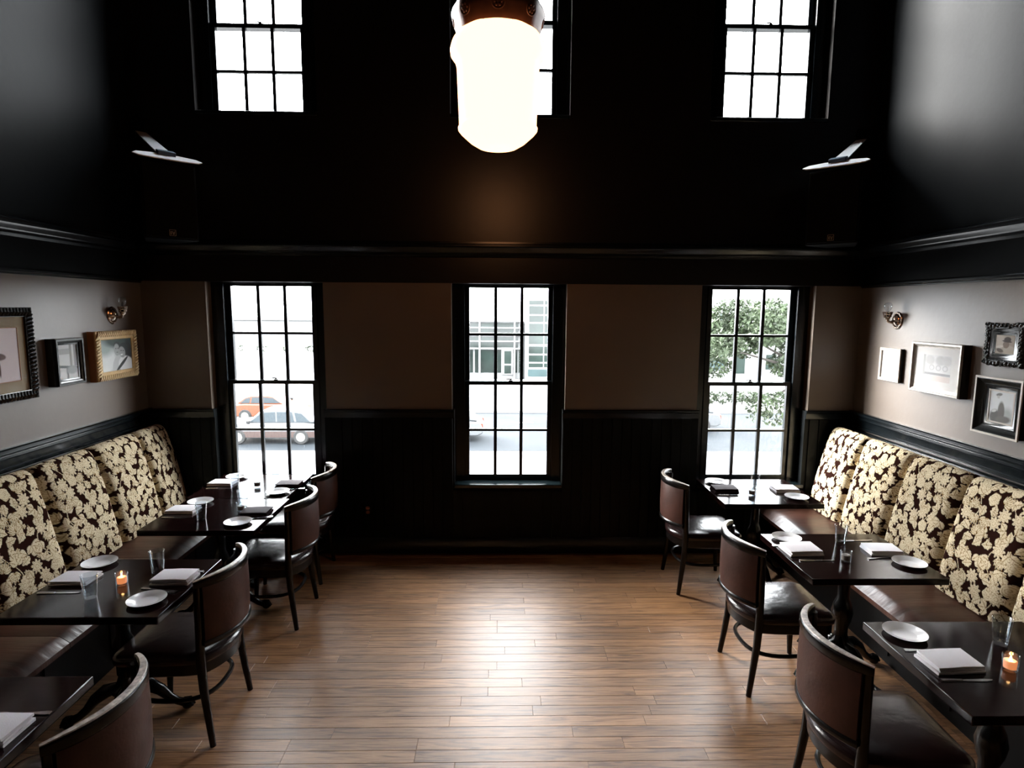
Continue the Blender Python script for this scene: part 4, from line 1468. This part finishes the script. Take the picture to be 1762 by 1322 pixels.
# ------------------------------------------------------------------ pendant lamp
pl = thing('pendant_lamp', (-0.014, 3.2, 0), 0, 'large milk glass pendant lamp glowing at the top centre, bronze collar', 'lamp')
gp = [(0.0, 3.010), (0.06, 3.011), (0.10, 3.018), (0.145, 3.045), (0.185, 3.080), (0.200, 3.098), (0.202, 3.112), (0.196, 3.122), (0.199, 3.20), (0.203, 3.30), (0.207, 3.40), (0.214, 3.425),
      (0.236, 3.455), (0.240, 3.485), (0.232, 3.515), (0.210, 3.545), (0.190, 3.56), (0.17, 3.57), (0, 3.57)]
MB().lathe(gp, (0, 0, 0), 72, flute=0.006, nf=12).build('glass_globe', M['globe'], pl, angle=50)
cp = [(0.188, 3.545), (0.200, 3.545), (0.207, 3.565), (0.225, 3.620), (0.232, 3.650), (0.226, 3.670), (0.214, 3.675), (0.205, 3.705), (0.165, 3.722), (0.07, 3.732), (0.07, 3.722), (0.16, 3.70), (0.19, 3.66), (0.188, 3.545)]
MB().lathe(cp, (0, 0, 0), 48, flute=0.018, nf=8).build('collar', M['bronze'], pl, angle=35)
for k in range(36):
    a = 2 * PI * k / 36
    MB().ball((0.196 * math.cos(a), 0.196 * math.sin(a), 3.546), 0.009, 6, 4).build('bead', M['bronze'], pl)
for k in range(8):
    a = 2 * PI * k / 8 - PI / 2
    b = MB()
    c_ = Vector((0.222 * math.cos(a), 0.222 * math.sin(a), 3.615))
    out_ = Vector((math.cos(a), math.sin(a), -0.25)).normalized()
    tx = Vector((-math.sin(a), math.cos(a), 0))
    ty = out_.cross(tx)
    b.tube([c_ + 0.030 * (math.cos(q) * tx + math.sin(q) * ty) for q in np.linspace(0, 2 * PI, 17)], 0.004, 6)
    for q in range(6):
        an = q * PI / 3
        b.ball(c_ + 0.016 * (math.cos(an) * tx + math.sin(an) * ty), 0.008, 6, 4)
    b.ball(c_, 0.007, 6, 4)
    b.build('rosette', M['bronze'], pl)
MB().lathe([(0, 3.72), (0.075, 3.725), (0.062, 3.745), (0.050, 3.80), (0.040, 3.86), (0.016, 3.90), (0.010, 3.95), (0.010, 6.32), (0.07, 6.34), (0.09, 6.398), (0, 6.398)], (0, 0, 0), 24).build('stem', M['rod'], pl)

# ------------------------------------------------------------------ wall outlet
ot = thing('wall_outlet', (-1.170, YF - 0.012, 0.405), 0, 'dark wall outlet with two reddish sockets low between left and centre windows', 'outlet')
MB().box(-0.035, 0.035, -0.005, 0, -0.057, 0.057).build('cover_plate', M['board'], ot, bevel=0.003)
for q in (-0.0195, 0.0195):
    r = MB().prism([(0.017 * math.cos(a), max(-0.0135, min(0.0135, 0.017 * math.sin(a)))) for a in np.linspace(0, 2 * PI, 20, endpoint=False)], 0, 0.003, rotm(PI / 2, 0, 0), (0, -0.005, q)).build('socket', M['outlet'], ot)
    MB().box(-0.008, -0.0055, -0.0085, -0.0078, q - 0.001, q + 0.008).box(0.0055, 0.008, -0.0085, -0.0078, q - 0.001, q + 0.008).build('slot', M['framebk'], r, smooth=False)

# ------------------------------------------------------------------ outside: street, cars, buildings, trees
G = -3.8
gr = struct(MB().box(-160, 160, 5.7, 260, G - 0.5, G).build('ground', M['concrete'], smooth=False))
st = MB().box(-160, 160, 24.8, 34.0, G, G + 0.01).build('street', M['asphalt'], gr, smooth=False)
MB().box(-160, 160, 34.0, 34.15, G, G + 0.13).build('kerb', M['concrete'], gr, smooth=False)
for k in range(20):
    MB().box(-40 + k * 5.0, -38.2 + k * 5.0, 31.0, 31.15, G + 0.01, G + 0.016).build('lane_mark', M['lane'], gr, smooth=False)

def car(x, y, length, height, paint, lower, label, face=1, tail=False, name='car'):
    t = thing(name, (x, y, G + 0.01), 0 if face > 0 else PI, label, 'car')
    L, H = length, height
    W_ = 0.86
    hl = L / 2
    body = [(-hl, 0.35), (-hl, 0.72), (-hl * 0.92, 0.86), (-hl * 0.45, 0.93), (hl * 0.62, 0.95), (hl * 0.96, 0.88), (hl, 0.70), (hl, 0.38), (hl * 0.9, 0.28), (-hl * 0.9, 0.26)]
    R = rotm(PI / 2, 0, 0)
    MB().prism(body, -W_, W_, R).build('body', paint, t, bevel=0.05, seg=3)
    cab = [(-hl * 0.45, 0.92), (-hl * 0.18, H - 0.06), (-hl * 0.05, H), (hl * 0.45, H - 0.01), (hl * 0.62, H - 0.10), (hl * 0.90, 0.93)]
    MB().prism(cab, -W_ * 0.80, W_ * 0.80, R).build('cabin', paint, t, bevel=0.05, seg=3)
    gz = MB()
    for s in (-1, 1):
        ys = s * (W_ * 0.80 + 0.004)
        for poly in ([(-hl * 0.38, 0.97), (-hl * 0.16, H - 0.13), (hl * 0.10, H - 0.09), (hl * 0.10, 0.97)], [(hl * 0.13, 0.97), (hl * 0.13, H - 0.09), (hl * 0.42, H - 0.10), (hl * 0.46, 0.97)], [(hl * 0.50, 0.97), (hl * 0.47, H - 0.12), (hl * 0.60, H - 0.17), (hl * 0.76, 0.97)]):
            gz.prism(poly, -0.004, 0.004, R, (0, ys, 0))
    gz.build('side_windows', M['carglass'], t, smooth=False)
    if lower:
        MB().prism([(-hl * 0.96, 0.30), (-hl * 0.96, 0.58), (hl * 0.97, 0.58), (hl * 0.97, 0.32)], -W_ - 0.012, W_ + 0.012, R).build('lower_panel', lower, t, smooth=False)
    for sx in (-0.60, 0.60):
        for s in (-1, 1):
            wq = MB().lathe([(0, -0.10), (0.30, -0.10), (0.33, -0.07), (0.33, 0.07), (0.30, 0.10), (0, 0.10)], (sx * hl, s * (W_ - 0.06), 0.33), 26, R).build('wheel', M['tyre'], t)
            hb = MB().lathe([(0, 0.0), (0.20, 0.0), (0.19, 0.02), (0.06, 0.035), (0, 0.035)], (sx * hl, s * (W_ + 0.045), 0.33), 20, rotm(PI / 2 * s, 0, 0))
            hb.build('hubcap', M['hub'], wq)
    MB().obox((-hl * 0.40, -W_ * 0.98, 0.99), (0.16, 0.14, 0.12)).build('wing_mirror', M['tyre'], t, bevel=0.03)
    if tail:
        for s in (-1, 1):
            MB().box(hl - 0.10, hl + 0.01, s * (W_ - 0.14) - 0.13, s * (W_ - 0.14) + 0.155, 0.66, 0.86).build('tail_lamp', M['taillight'], t, bevel=0.02)
    return t
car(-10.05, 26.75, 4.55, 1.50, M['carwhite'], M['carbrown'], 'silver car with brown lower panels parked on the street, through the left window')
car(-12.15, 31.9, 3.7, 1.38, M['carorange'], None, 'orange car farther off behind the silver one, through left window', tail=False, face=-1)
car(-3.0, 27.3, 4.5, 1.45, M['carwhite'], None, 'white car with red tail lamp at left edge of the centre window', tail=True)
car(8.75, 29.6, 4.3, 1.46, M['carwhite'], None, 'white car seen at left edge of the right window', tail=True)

# glass fronted building across the street: pixel-sized members, real depth
BY = 51.0
bl = thing('glass_building', (0, BY, G), 0, 'glass fronted building with white mullions, through the centre window', 'building')
def pxm(px): return (px - 860) * BY / 1030
def pzm(py): return (652 - py) * BY / 1030
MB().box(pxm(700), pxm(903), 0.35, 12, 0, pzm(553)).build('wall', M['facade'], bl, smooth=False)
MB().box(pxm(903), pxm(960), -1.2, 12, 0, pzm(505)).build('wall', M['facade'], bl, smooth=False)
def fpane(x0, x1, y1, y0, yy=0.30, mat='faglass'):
    MB().box(pxm(x0), pxm(x1), yy, yy + 0.04, pzm(y0), pzm(y1)).build('pane', M[mat], bl, smooth=False)
for (a, b) in ((730, 745), (747, 770), (772, 798), (808, 824), (827, 851), (856, 884), (887, 892)):
    for (p, q) in ((556, 563), (565, 573), (580, 586), (588, 598)):
        fpane(a, b, p, q)
for (a, b) in ((745, 765), (768, 790), (808, 814), (817, 823), (827, 850), (856, 863), (868, 881), (885, 891), (893, 897)):
    fpane(a, b, 602, 642)
MB().box(pxm(863), pxm(883), 0.1, 0.3, pzm(645), pzm(598)).build('door_surround', M['facade'], bl, smooth=False)
fpane(868, 880, 604, 626, 0.06); fpane(868, 880, 629, 643, 0.06)
for (p, q) in ((518, 524), (527, 540), (543, 553), (556, 571), (576, 590), (594, 606), (609, 620), (623, 629)):
    fpane(909, 933, p, q, -1.26); fpane(935, 940, p, q, -1.26)
fpane(908, 940, 633, 645, -1.26, 'teal')
for px in (806, 825.5, 853, 885.5, 899):
    MB().box(pxm(px) - 0.07, pxm(px) + 0.07, -0.05, 0.35, 0, pzm(553)).build('mullion', M['facade'], bl, smooth=False)
for py in (553, 564, 576, 587, 600):
    MB().box(pxm(700), pxm(900), 0.0, 0.35, pzm(py) - 0.05, pzm(py) + 0.05).build('transom', M['facade'], bl, smooth=False)

b2 = thing('office_building', (0, 56, G), 0, 'pale building with teal glass behind the tree, through the right window', 'building')
MB().box(16.5, 40, 0, 12, 0, 6.2).build('wall', M['facade'], b2, smooth=False)
for (a, b, p, q, mm) in ((19.3, 21.4, 2.2, 5.6, 'teal'), (17.0, 19.0, 2.2, 5.6, 'teal'), (22.2, 23.2, 0.0, 1.9, 'faglass'), (25.2, 26.2, 0.4, 1.8, 'faglass'), (27.0, 30.0, 2.2, 5.6, 'teal'), (19.4, 21.3, 0.3, 1.7, 'teal')):
    MB().box(a, b, -0.06, 0, p, q).build('pane', M[mm], b2, smooth=False)
b3 = thing('low_building', (0, 92, G), 0, 'distant low pale building, through the left window', 'building')
MB().box(-46, -24, 0, 12, 0, 4.0).build('wall', M['concrete'], b3, smooth=False)
MB().box(-46.3, -23.7, -0.4, 12.4, 4.0, 4.4).build('roof', M['facade'], b3, smooth=False)
for k in range(8):
    MB().box(-44 + k * 2.6, -42.6 + k * 2.6, -0.05, 0, 1.2, 2.6).build('pane', M['farpane'], b3, smooth=False)

def leaves(blobs, count, size, seed):
    r = np.random.default_rng(seed)
    b = MB()
    vol = np.array([a[1][0] * a[1][1] * a[1][2] for a in blobs])
    pick = r.choice(len(blobs), count, p=vol / vol.sum())
    for i in range(count):
        c, rad_ = blobs[pick[i]]
        d = r.normal(size=3)
        d /= np.linalg.norm(d)
        rr = r.uniform(0.35, 1.0) ** 0.5
        p = np.array(c) + d * rr * np.array(rad_)
        u = r.normal(size=3); u /= np.linalg.norm(u)
        v = np.cross(u, r.normal(size=3)); v /= np.linalg.norm(v)
        s = size * r.uniform(0.6, 1.3)
        b.add([p - u * s, p + v * s * 0.45, p + u * s, p - v * s * 0.45], [(0, 1, 2, 3)])
    return b
tr = thing('street_tree', (10.6, 20, G), 0, 'leafy green tree filling the right window', 'tree')
bl_ = []
r_ = random.Random(3)
for k in range(34):
    bl_.append(((r_.uniform(-3.4, 1.2), r_.uniform(-1.2, 1.6), 4.95 + r_.uniform(-0.95, 1.25)), (0.66, 0.66, 0.48)))
for k in range(6):
    bl_.append(((-3.3 + 0.5 * k, 0.3, 5.2 + 0.12 * (k % 3)), (0.6, 0.6, 0.55)))
bl_ += [((-1.5, 0, 2.75), (0.40, 0.4, 0.40)), ((-1.2, 0, 2.4), (0.45, 0.4, 0.35)), ((-2.0, 0, 2.65), (0.22, 0.3, 0.45)), ((-1.0, 0, 2.95), (0.5, 0.4, 0.30)), ((-2.2, 0, 3.1), (0.5, 0.3, 0.16))]
fo = leaves(bl_, 22000, 0.085, 4).build('foliage', M['leaf'], tr, smooth=False)
fo['kind'] = 'stuff'
MB().tube([(0, 0, 0), (0.05, 0, 2.0), (-0.1, 0, 3.6), (-0.4, 0, 4.6)], [0.20, 0.16, 0.13, 0.08], 10).build('trunk', M['bark'], tr)
for k, q in enumerate([(-1.8, 0.2, 4.9), (-2.6, -0.3, 4.6), (-1.4, 0.1, 2.9), (0.6, 0.4, 5.2)]):
    MB().tube([(-0.08, 0, 3.4), (q[0] * 0.5, q[1] * 0.5, (3.5 + q[2]) / 2 + 0.2), q], [0.08, 0.05, 0.02], 8).build('branch', M['bark'], tr)
hg = thing('hedge', (15.5, 37.5, G), 0, 'low green hedge beyond the street, through the right window', 'hedge')
ho = leaves([((-4 + k * 0.9, 0, 0.45), (0.6, 0.4, 0.42)) for k in range(9)], 2200, 0.10, 9).build('foliage', M['hedge'], hg, smooth=False)
ho['kind'] = 'stuff'
for k in range(3):
    MB().tube([(-3 + 3 * k, 0, 0), (-3 + 3 * k, 0, 0.6)], 0.04, 6).build('stem', M['bark'], hg)
bs = thing('distant_shrubs', (-33, 78, G), 0, 'row of faint shrubs far off, through left window', 'shrubs')
bo = leaves([((-7 + k * 3.1, r_.uniform(-1, 1), 0.6), (0.9 if k % 2 else 0.4, 0.5, 0.45)) for k in range(7)], 420, 0.16, 10).build('foliage', M['hedge'], bs, smooth=False)
bo['kind'] = 'stuff'
